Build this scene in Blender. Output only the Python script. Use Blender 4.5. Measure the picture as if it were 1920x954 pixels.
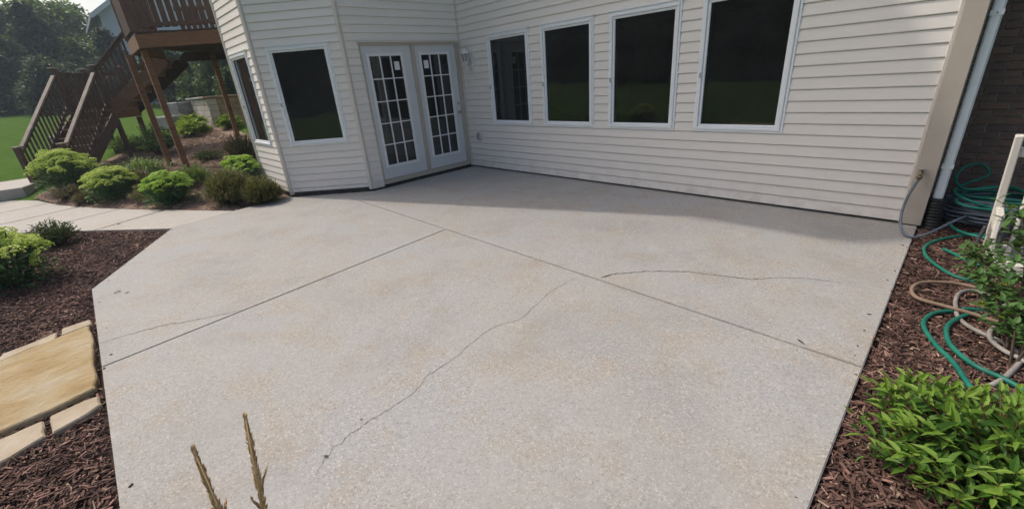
import bpy, bmesh, math, random
import numpy as np
from mathutils import Vector, Matrix
R = math.radians
for o in list(bpy.data.objects): bpy.data.objects.remove(o)
scene = bpy.context.scene
COL = scene.collection
random.seed(7)
rng = np.random.default_rng(11)

# ------------------------------------------------------------------ camera
CAM = Vector((6.871, -5.518, 1.637))
yaw, pit, roll = -0.81968, 0.39565, -0.07999
fw = Vector((math.sin(yaw)*math.cos(pit), math.cos(yaw)*math.cos(pit), -math.sin(pit)))
rg = Vector((math.cos(yaw), -math.sin(yaw), 0)); up = rg.cross(fw)
r2 = math.cos(roll)*rg + math.sin(roll)*up
u2 = -math.sin(roll)*rg + math.cos(roll)*up
cam = bpy.data.cameras.new('camera'); camo = bpy.data.objects.new('camera', cam); COL.objects.link(camo)
M = Matrix((r2, u2, -fw)).transposed().to_4x4(); M.translation = CAM
camo.matrix_world = M
cam.sensor_width = 36; cam.sensor_fit = 'HORIZONTAL'; cam.lens = 796.88/1920*36
cam.clip_start = .05; cam.clip_end = 2000
scene.camera = camo

# ------------------------------------------------------------------ light
SUN_AZ = R(22.3); SUN_EL = R(51)          # direction in which the light travels, from +X
w = bpy.data.worlds.new('World'); scene.world = w; w.use_nodes = True
nt = w.node_tree; bg = nt.nodes['Background']
sky = nt.nodes.new('ShaderNodeTexSky'); sky.sky_type = 'NISHITA'; sky.sun_disc = False
sky.sun_elevation = SUN_EL; sky.sun_rotation = math.atan2(-math.cos(SUN_AZ), -math.sin(SUN_AZ)) % (2*math.pi)
sky.air_density = 1.0; sky.dust_density = 6.5; sky.ozone_density = .7; sky.altitude = 200
nt.links.new(sky.outputs[0], bg.inputs[0]); bg.inputs[1].default_value = 0.15
sl = bpy.data.lights.new('sun', 'SUN'); sl.energy = 2.05; sl.angle = R(0.9); sl.color = (1, .93, .84)
so = bpy.data.objects.new('sun', sl); COL.objects.link(so)
dv = Vector((math.cos(SUN_AZ)*math.cos(SUN_EL), math.sin(SUN_AZ)*math.cos(SUN_EL), -math.sin(SUN_EL)))
so.rotation_euler = dv.to_track_quat('-Z', 'Y').to_euler()
so.location = (-20, -12, 30)
vs = scene.view_settings; vs.view_transform = 'Standard'; vs.look = 'None'; vs.gamma = 1; vs.exposure = 0.15
vs.use_curve_mapping = False

# ------------------------------------------------------------------ materials
MATS = {}
def ramp(nt, fac, cols):
    r = nt.nodes.new('ShaderNodeValToRGB'); e = r.color_ramp.elements
    while len(e) > 1: e.remove(e[-1])
    for i, (p, c) in enumerate(cols):
        el = e[0] if i == 0 else e.new(p)
        el.position = p; el.color = (*c, 1)
    nt.links.new(fac, r.inputs[0]); return r.outputs[0]
def noise(nt, scale, detail=4, rough=.55, vec=None, stretch=None):
    n = nt.nodes.new('ShaderNodeTexNoise'); n.inputs['Scale'].default_value = scale
    n.inputs['Detail'].default_value = detail; n.inputs['Roughness'].default_value = rough
    tc = nt.nodes.new('ShaderNodeTexCoord'); v = tc.outputs['Object']
    if stretch:
        m = nt.nodes.new('ShaderNodeMapping'); m.inputs['Scale'].default_value = stretch
        nt.links.new(v, m.inputs[0]); v = m.outputs[0]
    nt.links.new(v, n.inputs[0]); return n.outputs[0]
def mixc(nt, fac, a, b, mode='MIX'):
    m = nt.nodes.new('ShaderNodeMix'); m.data_type = 'RGBA'; m.blend_type = mode
    for sock, v in ((m.inputs[0], fac), (m.inputs[6], a), (m.inputs[7], b)):
        if hasattr(v, 'is_output'): nt.links.new(v, sock)
        elif isinstance(v, (int, float)): sock.default_value = v
        else: sock.default_value = (*v, 1)
    return m.outputs[2]
def new(name):
    m = bpy.data.materials.new(name); m.use_nodes = True; MATS[name] = m
    return m, m.node_tree, m.node_tree.nodes['Principled BSDF']
def bump(nt, b, h, s, d=.01):
    bp = nt.nodes.new('ShaderNodeBump'); bp.inputs['Strength'].default_value = s; bp.inputs['Distance'].default_value = d
    nt.links.new(h, bp.inputs['Height']); nt.links.new(bp.outputs[0], b.inputs['Normal'])
def surf(name, c1, c2, scale=6, rough=.7, bmp=0, bscale=60, stretch=None, spec=.3, island=0, metal=0):
    m, nt, b = new(name)
    col = ramp(nt, noise(nt, scale, 5, .6, stretch=stretch), [(.32, c1), (.68, c2)])
    if island:
        g = nt.nodes.new('ShaderNodeNewGeometry')
        k = ramp(nt, g.outputs['Random Per Island'], [(0, (1-island,)*3), (.8, (1+island*.3,)*3), (1, (1+island*2.2,)*3)])
        col = mixc(nt, 1.0, col, k, 'MULTIPLY')
    nt.links.new(col, b.inputs['Base Color']); b.inputs['Roughness'].default_value = rough
    b.inputs['Specular IOR Level'].default_value = spec; b.inputs['Metallic'].default_value = metal
    if bmp: bump(nt, b, noise(nt, bscale, 4, .6, stretch=stretch), bmp)
    return m
def foliage(name, cols, trans=.3, rough=.55):
    m, nt, b = new(name)
    g = nt.nodes.new('ShaderNodeNewGeometry')
    n = len(cols)
    col = ramp(nt, g.outputs['Random Per Island'], [(i/(n-1), c) for i, c in enumerate(cols)])
    nt.links.new(col, b.inputs['Base Color']); b.inputs['Roughness'].default_value = rough
    b.inputs['Specular IOR Level'].default_value = .25
    t = nt.nodes.new('ShaderNodeBsdfTranslucent'); nt.links.new(mixc(nt, .35, col, (.3, .4, .05)), t.inputs[0])
    mx = nt.nodes.new('ShaderNodeMixShader'); mx.inputs[0].default_value = trans
    nt.links.new(b.outputs[0], mx.inputs[1]); nt.links.new(t.outputs[0], mx.inputs[2])
    nt.links.new(mx.outputs[0], nt.nodes['Material Output'].inputs[0])
    return m
def concrete(name, a, b_, c, d):
    m, nt, b = new(name)
    big = noise(nt, .75, 5, .62); mid = noise(nt, 2.6, 6, .65); fine = noise(nt, 38, 4, .7)
    col = ramp(nt, big, [(.36, a), (.5, b_), (.62, c)])
    tan = ramp(nt, mid, [(.50, (0, 0, 0)), (.70, (.75, .75, .75))])
    col = mixc(nt, tan, col, d)
    col = mixc(nt, 1.0, col, ramp(nt, fine, [(.3, (.9,)*3), (.7, (1.08,)*3)]), 'MULTIPLY')
    # exposed aggregate: pale and dark grains
    tc = nt.nodes.new('ShaderNodeTexCoord')
    v = nt.nodes.new('ShaderNodeTexVoronoi'); v.inputs['Scale'].default_value = 140
    nt.links.new(tc.outputs['Object'], v.inputs[0])
    g = nt.nodes.new('ShaderNodeSeparateColor'); nt.links.new(v.outputs['Color'], g.inputs[0])
    wear = noise(nt, 1.3, 6, .7); wr = ramp(nt, wear, [(.36, (.5,)*3), (.58, (1,)*3)])
    base = col
    col = mixc(nt, ramp(nt, g.outputs[0], [(.86, (0, 0, 0)), (.9, (.45,)*3)]), col, (.58, .565, .54))
    col = mixc(nt, ramp(nt, g.outputs[1], [(.86, (0, 0, 0)), (.92, (.48,)*3)]), col, (.17, .158, .145))
    col = mixc(nt, wr, base, col)
    pit_ = nt.nodes.new('ShaderNodeTexVoronoi'); pit_.inputs['Scale'].default_value = 17
    nt.links.new(tc.outputs['Object'], pit_.inputs[0])
    col = mixc(nt, ramp(nt, pit_.outputs['Distance'], [(.028, (.7,)*3), (.05, (0, 0, 0))]), col, (.17, .155, .14))
    # worn, damp and dusty patches with edges of their own
    st = ramp(nt, noise(nt, 1.7, 9, .72), [(.52, (0, 0, 0)), (.61, (.20,)*3), (.68, (.06,)*3)])
    col = mixc(nt, st, col, (d[0]*.62, d[1]*.62, d[2]*.62))
    pl = ramp(nt, noise(nt, 3.9, 8, .7), [(.58, (0, 0, 0)), (.70, (.25,)*3)])
    col = mixc(nt, pl, col, (.56, .54, .52))
    nt.links.new(col, b.inputs['Base Color']); b.inputs['Roughness'].default_value = .85
    b.inputs['Specular IOR Level'].default_value = .25
    bump(nt, b, noise(nt, 150, 4, .75), .35, .004)
    return m
concrete('concrete', (.325, .323, .314), (.362, .350, .332), (.350, .352, .352), (.355, .312, .256))
concrete('concrete_walk', (.41, .385, .352), (.43, .402, .368), (.415, .398, .378), (.41, .372, .32))
surf('siding', (.775, .74, .69), (.805, .77, .72), 3, .5, .05, 40, stretch=(.4, .4, 6))
def splash(name):           # rain splash dirt low on the boards
    nt = MATS[name].node_tree; b = nt.nodes['Principled BSDF']; src = b.inputs['Base Color'].links[0].from_socket
    tc = nt.nodes.new('ShaderNodeTexCoord'); sx = nt.nodes.new('ShaderNodeSeparateXYZ'); nt.links.new(tc.outputs['Object'], sx.inputs[0])
    z = ramp(nt, sx.outputs[2], [(.03, (.9,)*3), (.14, (.35,)*3), (.4, (.06,)*3)])
    f = mixc(nt, 1.0, z, ramp(nt, noise(nt, 5, 7, .7), [(.42, (0, 0, 0)), (.7, (.6,)*3)]), 'MULTIPLY')
    nt.links.new(mixc(nt, f, src, (.36, .31, .25)), b.inputs['Base Color'])
splash('siding')
surf('trim_tan', (.44, .395, .335), (.48, .43, .37), 5, .6, .12, 90)
surf('trim_siding', (.62, .575, .52), (.66, .615, .56), 5, .55)
surf('frame_white', (.78, .82, .84), (.83, .86, .88), 6, .35)
surf('door_white', (.60, .63, .65), (.65, .68, .70), 4, .4)
surf('muntin_white', (.74, .76, .77), (.8, .81, .82), 8, .35)
surf('downspout', (.60, .68, .72), (.68, .75, .78), 5, .35)
surf('foundation', (.05, .048, .044), (.11, .105, .1), 12, .9)
surf('gap_dark', (.012, .011, .01), (.03, .027, .024), 12, .95)
surf('brick', (.125, .088, .070), (.185, .130, .105), 9, .85, .3, 90)
surf('brick_b', (.10, .076, .066), (.155, .115, .098), 9, .85, .3, 90)
surf('brick_c', (.15, .10, .078), (.2, .135, .107), 9, .85, .3, 90)
surf('mortar', (.30, .285, .265), (.38, .36, .335), 20, .95, .3, 120)
surf('roof', (.07, .065, .06), (.12, .11, .1), 8, .9, .3, 60)
surf('soffit', (.55, .52, .48), (.6, .57, .52), 4, .6)
surf('room', (.16, .15, .14), (.2, .19, .18), 2, .9)
surf('paper', (.75, .78, .78), (.82, .83, .83), 8, .7)
surf('deck_wood', (.145, .072, .040), (.22, .118, .066), 4, .75, .2, 30, stretch=(1, 1, 6))
surf('deck_dark', (.088, .054, .043), (.13, .083, .066), 5, .75, .2, 30, stretch=(5, 5, 1))
surf('rail_cap', (.21, .175, .145), (.31, .265, .22), 6, .7, .2, 40)
surf('tread_wood', (.17, .11, .08), (.25, .17, .125), 6, .75, .2, 40)
surf('deck_shaded', (.05, .035, .026), (.08, .055, .04), 6, .85)  # deck timber with the underside's shade put into its colour
surf('soil', (.035, .021, .017), (.075, .046, .036), 9, .95, .8, 30)
surf('soil_tan', (.16, .105, .075), (.27, .19, .145), 14, .95, .9, 30)
surf('mulch', (.080, .044, .036), (.190, .112, .088), 3, .85, .2, 60, island=.62)
surf('mulch_tan', (.25, .17, .12), (.40, .30, .23), 3, .85, .2, 60, island=.5)
def flagmat():
    m, nt, b = new('flag_yellow')
    col = ramp(nt, noise(nt, 2.2, 6, .62, stretch=(1.6, 1, 1)), [(.3, (.34, .235, .11)), (.45, (.43, .33, .185)), (.6, (.47, .39, .26)), (.75, (.49, .44, .345))])
    col = mixc(nt, ramp(nt, noise(nt, 9, 6, .7, stretch=(2.2, 1, 1)), [(.56, (0, 0, 0)), (.72, (.6,)*3)]), col, (.34, .22, .10))
    col = mixc(nt, ramp(nt, noise(nt, 26, 4, .7), [(.6, (0, 0, 0)), (.75, (.5,)*3)]), col, (.30, .24, .16))
    nt.links.new(col, b.inputs['Base Color']); b.inputs['Roughness'].default_value = .95; b.inputs['Specular IOR Level'].default_value = .15
    bump(nt, b, noise(nt, 7, 8, .7, stretch=(2.4, 1, 1)), 1.0, .03)
flagmat()
surf('flag_pale', (.34, .275, .19), (.46, .395, .31), 5, .85, .5, 22)
surf('stone_grey', (.22, .22, .21), (.34, .34, .33), 5, .9, .5, 18)
surf('block_shaded', (.26, .19, .12), (.36, .28, .19), 5, .9, .6, 22)  # same stone, darkened for the wing that lies in shade
surf('block_lit', (.40, .36, .31), (.55, .50, .45), 5, .9, .7, 18)  # same stone, lightened for the wing that faces the sun
surf('hose_green', (.006, .115, .082), (.02, .19, .14), 9, .45, .05, 90)
surf('hose_grey', (.21, .195, .18), (.33, .31, .29), 9, .55)
surf('hose_tan', (.20, .135, .095), (.28, .20, .145), 8, .6)
surf('hose_blue', (.10, .125, .165), (.17, .20, .245), 8, .5)
surf('pipe_black', (.012, .012, .013), (.03, .03, .03), 8, .5)
surf('cream_plastic', (.62, .59, .53), (.70, .67, .61), 5, .5)
surf('slate_plastic', (.05, .055, .07), (.08, .085, .1), 5, .5)
surf('metal', (.35, .34, .32), (.5, .48, .45), 8, .35, metal=.9)
surf('brass', (.18, .14, .09), (.3, .25, .17), 14, .5, metal=.7)
surf('lamp_white', (.66, .66, .65), (.74, .74, .73), 8, .4)
surf('plate', (.45, .44, .42), (.5, .49, .47), 8, .5)
surf('neigh_wall', (.56, .60, .64), (.62, .66, .70), 1, .7)
surf('neigh_trim', (.62, .64, .64), (.66, .68, .68), 1, .7)
surf('neigh_roof', (.20, .24, .23), (.26, .30, .29), 1, .9)
surf('lawn', (.060, .110, .022), (.080, .138, .030), 2.5, .95, .5, 70, spec=0)
surf('bark', (.05, .035, .025), (.1, .075, .055), 8, .9, .5, 30)
surf('twig', (.10, .04, .025), (.16, .075, .05), 8, .8)
surf('crack', (.10, .085, .07), (.21, .185, .16), 30, .95)
surf('crack_dark', (.045, .036, .03), (.10, .083, .07), 30, .95)
surf('seed', (.40, .27, .13), (.52, .37, .19), 20, .8, island=.4)
foliage('grass', [(.05, .11, .016), (.08, .15, .025), (.065, .13, .02)], .3)
foliage('sedum_head', [(.44, .58, .08), (.56, .68, .12), (.50, .63, .09), (.64, .72, .18)], .3)
foliage('sedum_bright', [(.32, .54, .05), (.44, .66, .08), (.38, .60, .06), (.5, .66, .12)], .3)
foliage('sedum_leaf', [(.05, .13, .06), (.08, .2, .075), (.12, .26, .085)], .3)
foliage('heath', [(.09, .095, .028), (.14, .14, .045), (.17, .175, .06), (.19, .135, .06)], .25)
foliage('heath_red', [(.14, .1, .05), (.18, .15, .07), (.14, .17, .06)], .25)
foliage('dry_plant', [(.12, .085, .06), (.17, .125, .09), (.11, .10, .05)], .2)
foliage('weigela', [(.022, .065, .012), (.05, .125, .018), (.09, .19, .028), (.035, .095, .016), (.11, .21, .035)], .25, .42)
foliage('weigela_young', [(.10, .21, .025), (.17, .30, .04), (.23, .36, .06), (.13, .25, .03)], .35, .5)
foliage('thin_leaf', [(.04, .10, .03), (.08, .18, .05), (.10, .2, .055), (.06, .14, .035)], .3)
foliage('yellow_leaf', [(.45, .42, .02), (.5, .46, .03)], .4)
foliage('shrub_dark', [(.018, .05, .016), (.035, .085, .025), (.055, .115, .035)], .2)
foliage('hosta', [(.16, .25, .03), (.26, .36, .05), (.2, .3, .04)], .3)
foliage('daylily', [(.08, .15, .03), (.13, .22, .045), (.16, .24, .06)], .3)
foliage('pale_flower', [(.6, .6, .55), (.5, .52, .42)], .2)
foliage('conifer', [(.022, .046, .034), (.038, .070, .046), (.055, .092, .054)], .2)
foliage('tree_leaf', [(.04, .08, .024), (.062, .115, .032), (.09, .15, .042)], .25)
foliage('tree_bright', [(.075, .14, .032), (.11, .19, .045), (.145, .225, .055)], .3)
def glass():
    m, nt, b = new('glass')
    gl = nt.nodes.new('ShaderNodeBsdfGlossy'); gl.inputs['Roughness'].default_value = .02
    gl.inputs[0].default_value = (.92, .95, 1, 1)
    tr = nt.nodes.new('ShaderNodeBsdfTransparent'); tr.inputs[0].default_value = (.34, .36, .37, 1)
    fr = nt.nodes.new('ShaderNodeFresnel'); fr.inputs[0].default_value = 1.5
    mu = nt.nodes.new('ShaderNodeMath'); mu.operation = 'MULTIPLY_ADD'; mu.inputs[1].default_value = 1.5; mu.inputs[2].default_value = .0
    mu.use_clamp = True
    nt.links.new(fr.outputs[0], mu.inputs[0])
    mx = nt.nodes.new('ShaderNodeMixShader'); nt.links.new(mu.outputs[0], mx.inputs[0])
    df = nt.nodes.new('ShaderNodeBsdfDiffuse'); df.inputs[0].default_value = (.5, .5, .5, 1)    # faint grey mixed in to lift the dark reflections
    nt.links.new(tr.outputs[0], mx.inputs[1]); nt.links.new(gl.outputs[0], mx.inputs[2])
    m2 = nt.nodes.new('ShaderNodeMixShader'); nt.links.new(ramp(nt, noise(nt, 2.5, 5, .6), [(.3, (.012,)*3), (.75, (.04,)*3)]), m2.inputs[0])
    nt.links.new(mx.outputs[0], m2.inputs[1]); nt.links.new(df.outputs[0], m2.inputs[2])
    nt.links.new(m2.outputs[0], nt.nodes['Material Output'].inputs[0])
glass()
m, nt, b_ = new('clear_glass'); b_.inputs['Base Color'].default_value = (.30, .32, .35, 1); b_.inputs['Alpha'].default_value = .55; b_.inputs['Roughness'].default_value = .15

# ------------------------------------------------------------------ mesh helpers
class MB:
    def __init__(s): s.v = []; s.f = []
    def add(s, vs, fs):
        n = len(s.v); s.v.extend(vs); s.f.extend([tuple(i+n for i in f) for f in fs]); return s
    def box(s, x0, x1, y0, y1, z0, z1, fr=None):
        vs = [(x, y, z) for z in (z0, z1) for y in (y0, y1) for x in (x0, x1)]
        if fr: vs = [fr(*p) for p in vs]
        return s.add(vs, [(0, 2, 3, 1), (4, 5, 7, 6), (0, 1, 5, 4), (2, 6, 7, 3), (0, 4, 6, 2), (1, 3, 7, 5)])
    def bar(s, a, b, wd, th, upv=(0, 0, 1)):
        a = Vector(a); b = Vector(b); d = (b-a).normalized(); u = Vector(upv)
        sd = d.cross(u).normalized(); u = sd.cross(d).normalized()
        vs = []
        for q in (a, b):
            for i, j in ((-1, -1), (1, -1), (1, 1), (-1, 1)): vs.append(tuple(q+sd*i*wd/2+u*j*th/2))
        return s.add(vs, [(0, 1, 2, 3), (7, 6, 5, 4), (0, 4, 5, 1), (1, 5, 6, 2), (2, 6, 7, 3), (3, 7, 4, 0)])
    def prism(s, poly, z0, z1):
        n = len(poly); area = sum(poly[i][0]*poly[(i+1) % n][1]-poly[(i+1) % n][0]*poly[i][1] for i in range(n))
        if area < 0: poly = poly[::-1]
        vs = [(x, y, z0) for x, y in poly]+[(x, y, z1) for x, y in poly]
        return s.add(vs, [tuple(range(n))[::-1], tuple(range(n, 2*n))]+[(i, (i+1) % n, n+(i+1) % n, n+i) for i in range(n)])
    def tube(s, path, r, seg=8, cap=True):
        P = [Vector(p) for p in path]; n = len(P); base = len(s.v); pr = None
        for i, p in enumerate(P):
            t = (P[min(i+1, n-1)]-P[max(i-1, 0)]).normalized()
            if pr is None: pr = t.cross(Vector((0, 0, 1)) if abs(t.z) < .9 else Vector((1, 0, 0))).normalized()
            pr = (pr-t*pr.dot(t)).normalized(); q = t.cross(pr)
            rr = r[i] if isinstance(r, (list, tuple)) else r
            for k in range(seg):
                a = 2*math.pi*k/seg; s.v.append(tuple(p+(pr*math.cos(a)+q*math.sin(a))*rr))
        for i in range(n-1):
            for k in range(seg):
                a = base+i*seg+k; b = base+i*seg+(k+1) % seg
                s.f.append((a, b, b+seg, a+seg))
        if cap:
            s.f.append(tuple(base+k for k in range(seg))[::-1]); s.f.append(tuple(base+(n-1)*seg+k for k in range(seg)))
        return s
    def lathe(s, prof, c=(0, 0, 0), seg=12):
        base = len(s.v)
        for r, z in prof:
            for k in range(seg):
                a = 2*math.pi*k/seg; s.v.append((c[0]+r*math.cos(a), c[1]+r*math.sin(a), c[2]+z))
        for i in range(len(prof)-1):
            for k in range(seg):
                a = base+i*seg+k; b = base+i*seg+(k+1) % seg
                s.f.append((a, b, b+seg, a+seg))
        s.f.append(tuple(base+k for k in range(seg))[::-1]); s.f.append(tuple(base+(len(prof)-1)*seg+k for k in range(seg)))
        return s
    def leaf(s, b, d, L, W, u=(0, 0, 1), fold=.25, droop=.15):
        b = Vector(b); d = Vector(d).normalized(); sd = d.cross(Vector(u))
        if sd.length < 1e-3: sd = Vector((1, 0, 0))
        sd.normalize(); n = sd.cross(d)
        m = b+d*L*.45; t = b+d*L-n*L*droop
        return s.add([tuple(b), tuple(m+sd*W/2+n*W*fold), tuple(t), tuple(m-sd*W/2+n*W*fold), tuple(m)],
                     [(0, 1, 4), (1, 2, 4), (4, 2, 3), (0, 4, 3)])
    def leaf6(s, b, d, L, W, u=(0, 0, 1), fold=.2, droop=.15):
        b = Vector(b); d = Vector(d).normalized(); sd = d.cross(Vector(u))
        if sd.length < 1e-3: sd = Vector((1, 0, 0))
        sd.normalize(); n = sd.cross(d); C = []
        for f, wf in ((.28, .86), (.62, .74)):
            c = b+d*L*f-n*L*droop*f*f; C += [tuple(c+sd*W*wf/2+n*W*fold), tuple(c), tuple(c-sd*W*wf/2+n*W*fold)]
        return s.add([tuple(b)]+C+[tuple(b+d*L-n*L*droop*1.15)], [(0, 1, 2), (0, 2, 3), (1, 4, 5, 2), (2, 5, 6, 3), (4, 7, 5), (5, 7, 6)])
    def mesh(s, name):
        me = bpy.data.meshes.new(name); me.from_pydata(s.v, [], s.f); me.update(); return me
    def build(s, name, mat, parent=None, smooth=False, bevel=0, **kw):
        me = s.mesh(name)
        if bevel:
            bm = bmesh.new(); bm.from_mesh(me)
            bmesh.ops.bevel(bm, geom=[e for e in bm.edges if e.calc_face_angle(0) > .5], offset=bevel, segments=1, affect='EDGES')
            bm.to_mesh(me); bm.free()
        me.materials.append(MATS[mat])
        if smooth: me.polygons.foreach_set('use_smooth', [True]*len(me.polygons))
        return link(name, me, parent, **kw)
def link(name, data, parent=None, label=None, cat=None, group=None, kind=None, loc=None):
    o = bpy.data.objects.new(name, data); COL.objects.link(o); o.parent = parent
    if loc: o.location = loc
    tag(o, label, cat, group, kind); return o
def tag(o, label=None, cat=None, group=None, kind=None):
    if label: o['label'] = label
    if cat: o['category'] = cat
    if group: o['group'] = group
    if kind: o['kind'] = kind
def thing(name, label, cat, loc=(0, 0, 0), group=None): return link(name, None, None, label, cat, group, loc=loc)
def local(o, mb):       # express mesh verts (world) in the frame of an empty at loc
    L = o.location; mb.v = [(x-L.x, y-L.y, z-L.z) for x, y, z in mb.v]; return mb
def spline(pts, n=8, closed=False):
    P = [Vector(p) for p in pts]; out = []
    for i in range(len(P)-1):
        p0 = P[max(i-1, 0)]; p1 = P[i]; p2 = P[i+1]; p3 = P[min(i+2, len(P)-1)]
        for k in range(n):
            t = k/n
            out.append(.5*((2*p1)+(p2-p0)*t+(2*p0-5*p1+4*p2-p3)*t*t+(3*p1-p0-3*p2+p3)*t**3))
    out.append(P[-1]); return out
def inside(poly, x, y):
    c = False; n = len(poly)
    for i in range(n):
        x1, y1 = poly[i]; x2, y2 = poly[(i+1) % n]
        if (y1 > y) != (y2 > y) and x < (x2-x1)*(y-y1)/(y2-y1)+x1: c = not c
    return c

# ------------------------------------------------------------------ key layout
E_ = .1143; Z0 = .03                       # siding exposure, bottom of siding
D = 2.2611; W_ = 1.38979; S5 = math.sqrt(.5)
BC = (0, -D); BL = (-W_*S5, -D-W_*S5); BL2 = (BL[0]-W_, BL[1]); BL3 = (BL2[0]-W_*S5, BL2[1]+W_*S5)
WALK_FAR = [(-.93, -4.16), (-2.5, -5.05), (-3.57, -5.62), (-5.1, -6.25), (-6.4, -6.62), (-8.2, -7.0)]
WALK_NEAR = [(-.721, -5.015), (-2.0, -5.97), (-3.15, -6.87), (-4.6, -7.45), (-6.2, -7.85), (-8.2, -8.1)]
def smooth(t): t = min(max(t, 0), 1); return t*t*(3-2*t)
def height(x, y):
    z = -.055
    s = (x+3.57)*-.5+(y+5.75)*.866
    if x < -1.2: z += min(.125*max(s, 0), .85)*smooth((-1.2-x)/1.6)
    if x < -9: z += .036*(-9-x)*(1 if x > -60 else 51/(-9-x))
    if y < -9: z += .012*(-9-y)
    z += .012*math.sin(x*1.7+.6)*math.sin(y*1.3)*(1 if (x < -2.5 or y < -6.6 or x > 6.9) else 0)
    return z

# ------------------------------------------------------------------ ground
def ground():
    def axis(lo, hi, a, b, fine):
        xs = list(np.arange(a, b+1e-6, fine)); st = fine; x = b
        while x < hi: st *= 1.35; x += st; xs.append(min(x, hi))
        st = fine; x = a; pre = []
        while x > lo: st *= 1.35; x -= st; pre.append(max(x, lo))
        return pre[::-1]+xs
    xs = axis(-150, 150, -14, 10, .3); ys = axis(-150, 150, -10, 4, .3)
    mb = MB(); nx = len(xs)
    for y in ys:
        for x in xs: mb.v.append((x, y, height(x, y)-.02))
    for j in range(len(ys)-1):
        for i in range(nx-1):
            a = j*nx+i; mb.f.append((a, a+1, a+1+nx, a+nx))
    return mb.build('ground', 'lawn', smooth=True, kind='structure', label='mown green lawn reaching to the trees')
ground()
HILL = WALK_FAR[:5]+[(-7.6, -6.2), (-8.6, -5.6), (-10.2, -4.4), (-10.6, -2.0), (-3.2, -2.0), (-2.3, -3.2), (-1.0, -3.2)]
LEFTBED = [(-.721, -5.015), (1.163, -5.924), (4.6, -5.924), (5.5, -5.92), (6.79, -4.3), (6.9, -4.2), (6.9, -7.3), (2, -7.6), (-.6, -7.1), (-2.2, -6.75), (-2.75, -6.55), (-2.0, -5.97)]
RIGHTBED = [(6.79, .68), (6.79, -4.35), (6.85, -4.6), (9.2, -4.6), (9.2, .68)]
def bed(name, poly, dz, step=.14):
    xs = [p[0] for p in poly]; ys = [p[1] for p in poly]
    bm = bmesh.new(); vs = [bm.verts.new((x, y, 0)) for x, y in poly]; bm.faces.new(vs)
    for ax, lo, hi in ((0, min(xs), max(xs)), (1, min(ys), max(ys))):
        t = lo+step
        while t < hi:
            co = [0, 0, 0]; no = [0, 0, 0]; co[ax] = t; no[ax] = 1
            bmesh.ops.bisect_plane(bm, geom=bm.verts[:]+bm.edges[:]+bm.faces[:], plane_co=co, plane_no=no); t += step
    for v in bm.verts: v.co.z = height(v.co.x, v.co.y)+dz+random.uniform(-.006, .006)
    for f in bm.faces:
        if f.normal.z < 0: f.normal_flip()
    me = bpy.data.meshes.new(name); bm.to_mesh(me); bm.free(); me.materials.append(MATS['soil_tan' if poly is HILL else 'soil'])
    return link(name, me, kind='structure')
for poly in (HILL, LEFTBED, RIGHTBED): bed('mulch_bed', poly, .016, .25 if poly is HILL else .16)
# ------------------------------------------------------------------ patio and walkway
patio = link('patio', None, kind='structure'); patio['label'] = 'pale beige concrete patio with a cracked surface'
JY = -2.755; J = .0055
def slab(name, poly, z0, z1, mat, parent, bev=.0045):
    mb = MB().prism(poly, z0, z1); me = mb.mesh(name)
    bm = bmesh.new(); bm.from_mesh(me)
    ed = [e for e in bm.edges if all(v.co.z > z1-.001 for v in e.verts)]
    bmesh.ops.bevel(bm, geom=ed, offset=bev, segments=2, affect='EDGES'); bm.to_mesh(me); bm.free()
    me.materials.append(MATS[mat]); return link(name, me, parent)
jl = lambda x: -2.69-(x+.42)*.0208          # joint 1 line
slab('concrete_slab', [(6.79, .04), (6.79, jl(6.79)+J), (-.40, jl(-.4)+J), (.03, -D+.01), (.03, .04)], -.12, 0, 'concrete', patio)
slab('concrete_slab', [(2.785-J, jl(2.785)-J), (-.42, jl(-.42)-J), (BL[0]+.03, BL[1]-.01), (-1.06, -3.30), (-.93, -4.16), (-.721, -5.015), (1.163, -5.924), (3.075-J, -5.924)], -.12, 0, 'concrete', patio)
slab('concrete_slab', [(2.785+J, jl(2.785)-J), (6.79, jl(6.79)-J), (6.79, -4.30), (5.45, -5.924), (3.075+J, -5.924)], -.12, 0, 'concrete', patio)
def crack(pts, wmax, taper=True, n=12, mat='crack'):
    P = spline([(x, y, 0) for x, y in pts], n); mb = MB(); N = len(P)
    off = 0; prev = None
    for i, p in enumerate(P):
        t = (P[min(i+1, N-1)]-P[max(i-1, 0)]).normalized(); sd = Vector((-t.y, t.x, 0))
        off = off*.7+random.gauss(0, .0045)
        wd = wmax*(1-i/N*.85 if taper else .55+.45*math.sin(i*.7)**2)*random.choice((.45, .7, .9, 1.1, 1.7))
        c = p+sd*off
        mb.v.append(tuple(c+sd*wd/2+Vector((0, 0, .0015)))); mb.v.append(tuple(c-sd*wd/2+Vector((0, 0, .0015))))
        if i: a = 2*i; mb.f.append((a-2, a-1, a+1, a))
    mb.build('crack', mat, patio)
crack([(5.005, -2.762), (5.058, -2.632), (5.175, -2.507), (5.302, -2.373), (5.48, -2.26), (5.675, -2.178), (5.937, -2.095), (6.1, -1.95), (6.246, -1.842), (6.476, -1.775), (6.698, -1.76)], .011, mat='crack_dark')
crack([(2.969, -5.018), (2.877, -5.252), (2.8, -5.4), (2.717, -5.555), (2.66, -5.75), (2.631, -5.918)], .007, False, mat='crack_dark')
crack([(4.835, -2.888), (4.823, -3.192), (4.878, -3.447), (4.916, -3.664), (4.861, -3.801), (4.848, -3.97), (4.894, -4.174), (4.927, -4.331), (4.931, -4.495), (4.992, -4.629), (5.008, -4.811), (5.002, -4.919), (5.021, -5.047), (5.036, -5.124), (5.082, -5.189), (5.124, -5.251)], .0036, False)
walk = link('walkway', None, kind='structure'); walk['label'] = 'pale concrete walkway leading from the patio to the wooden stairs'
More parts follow.
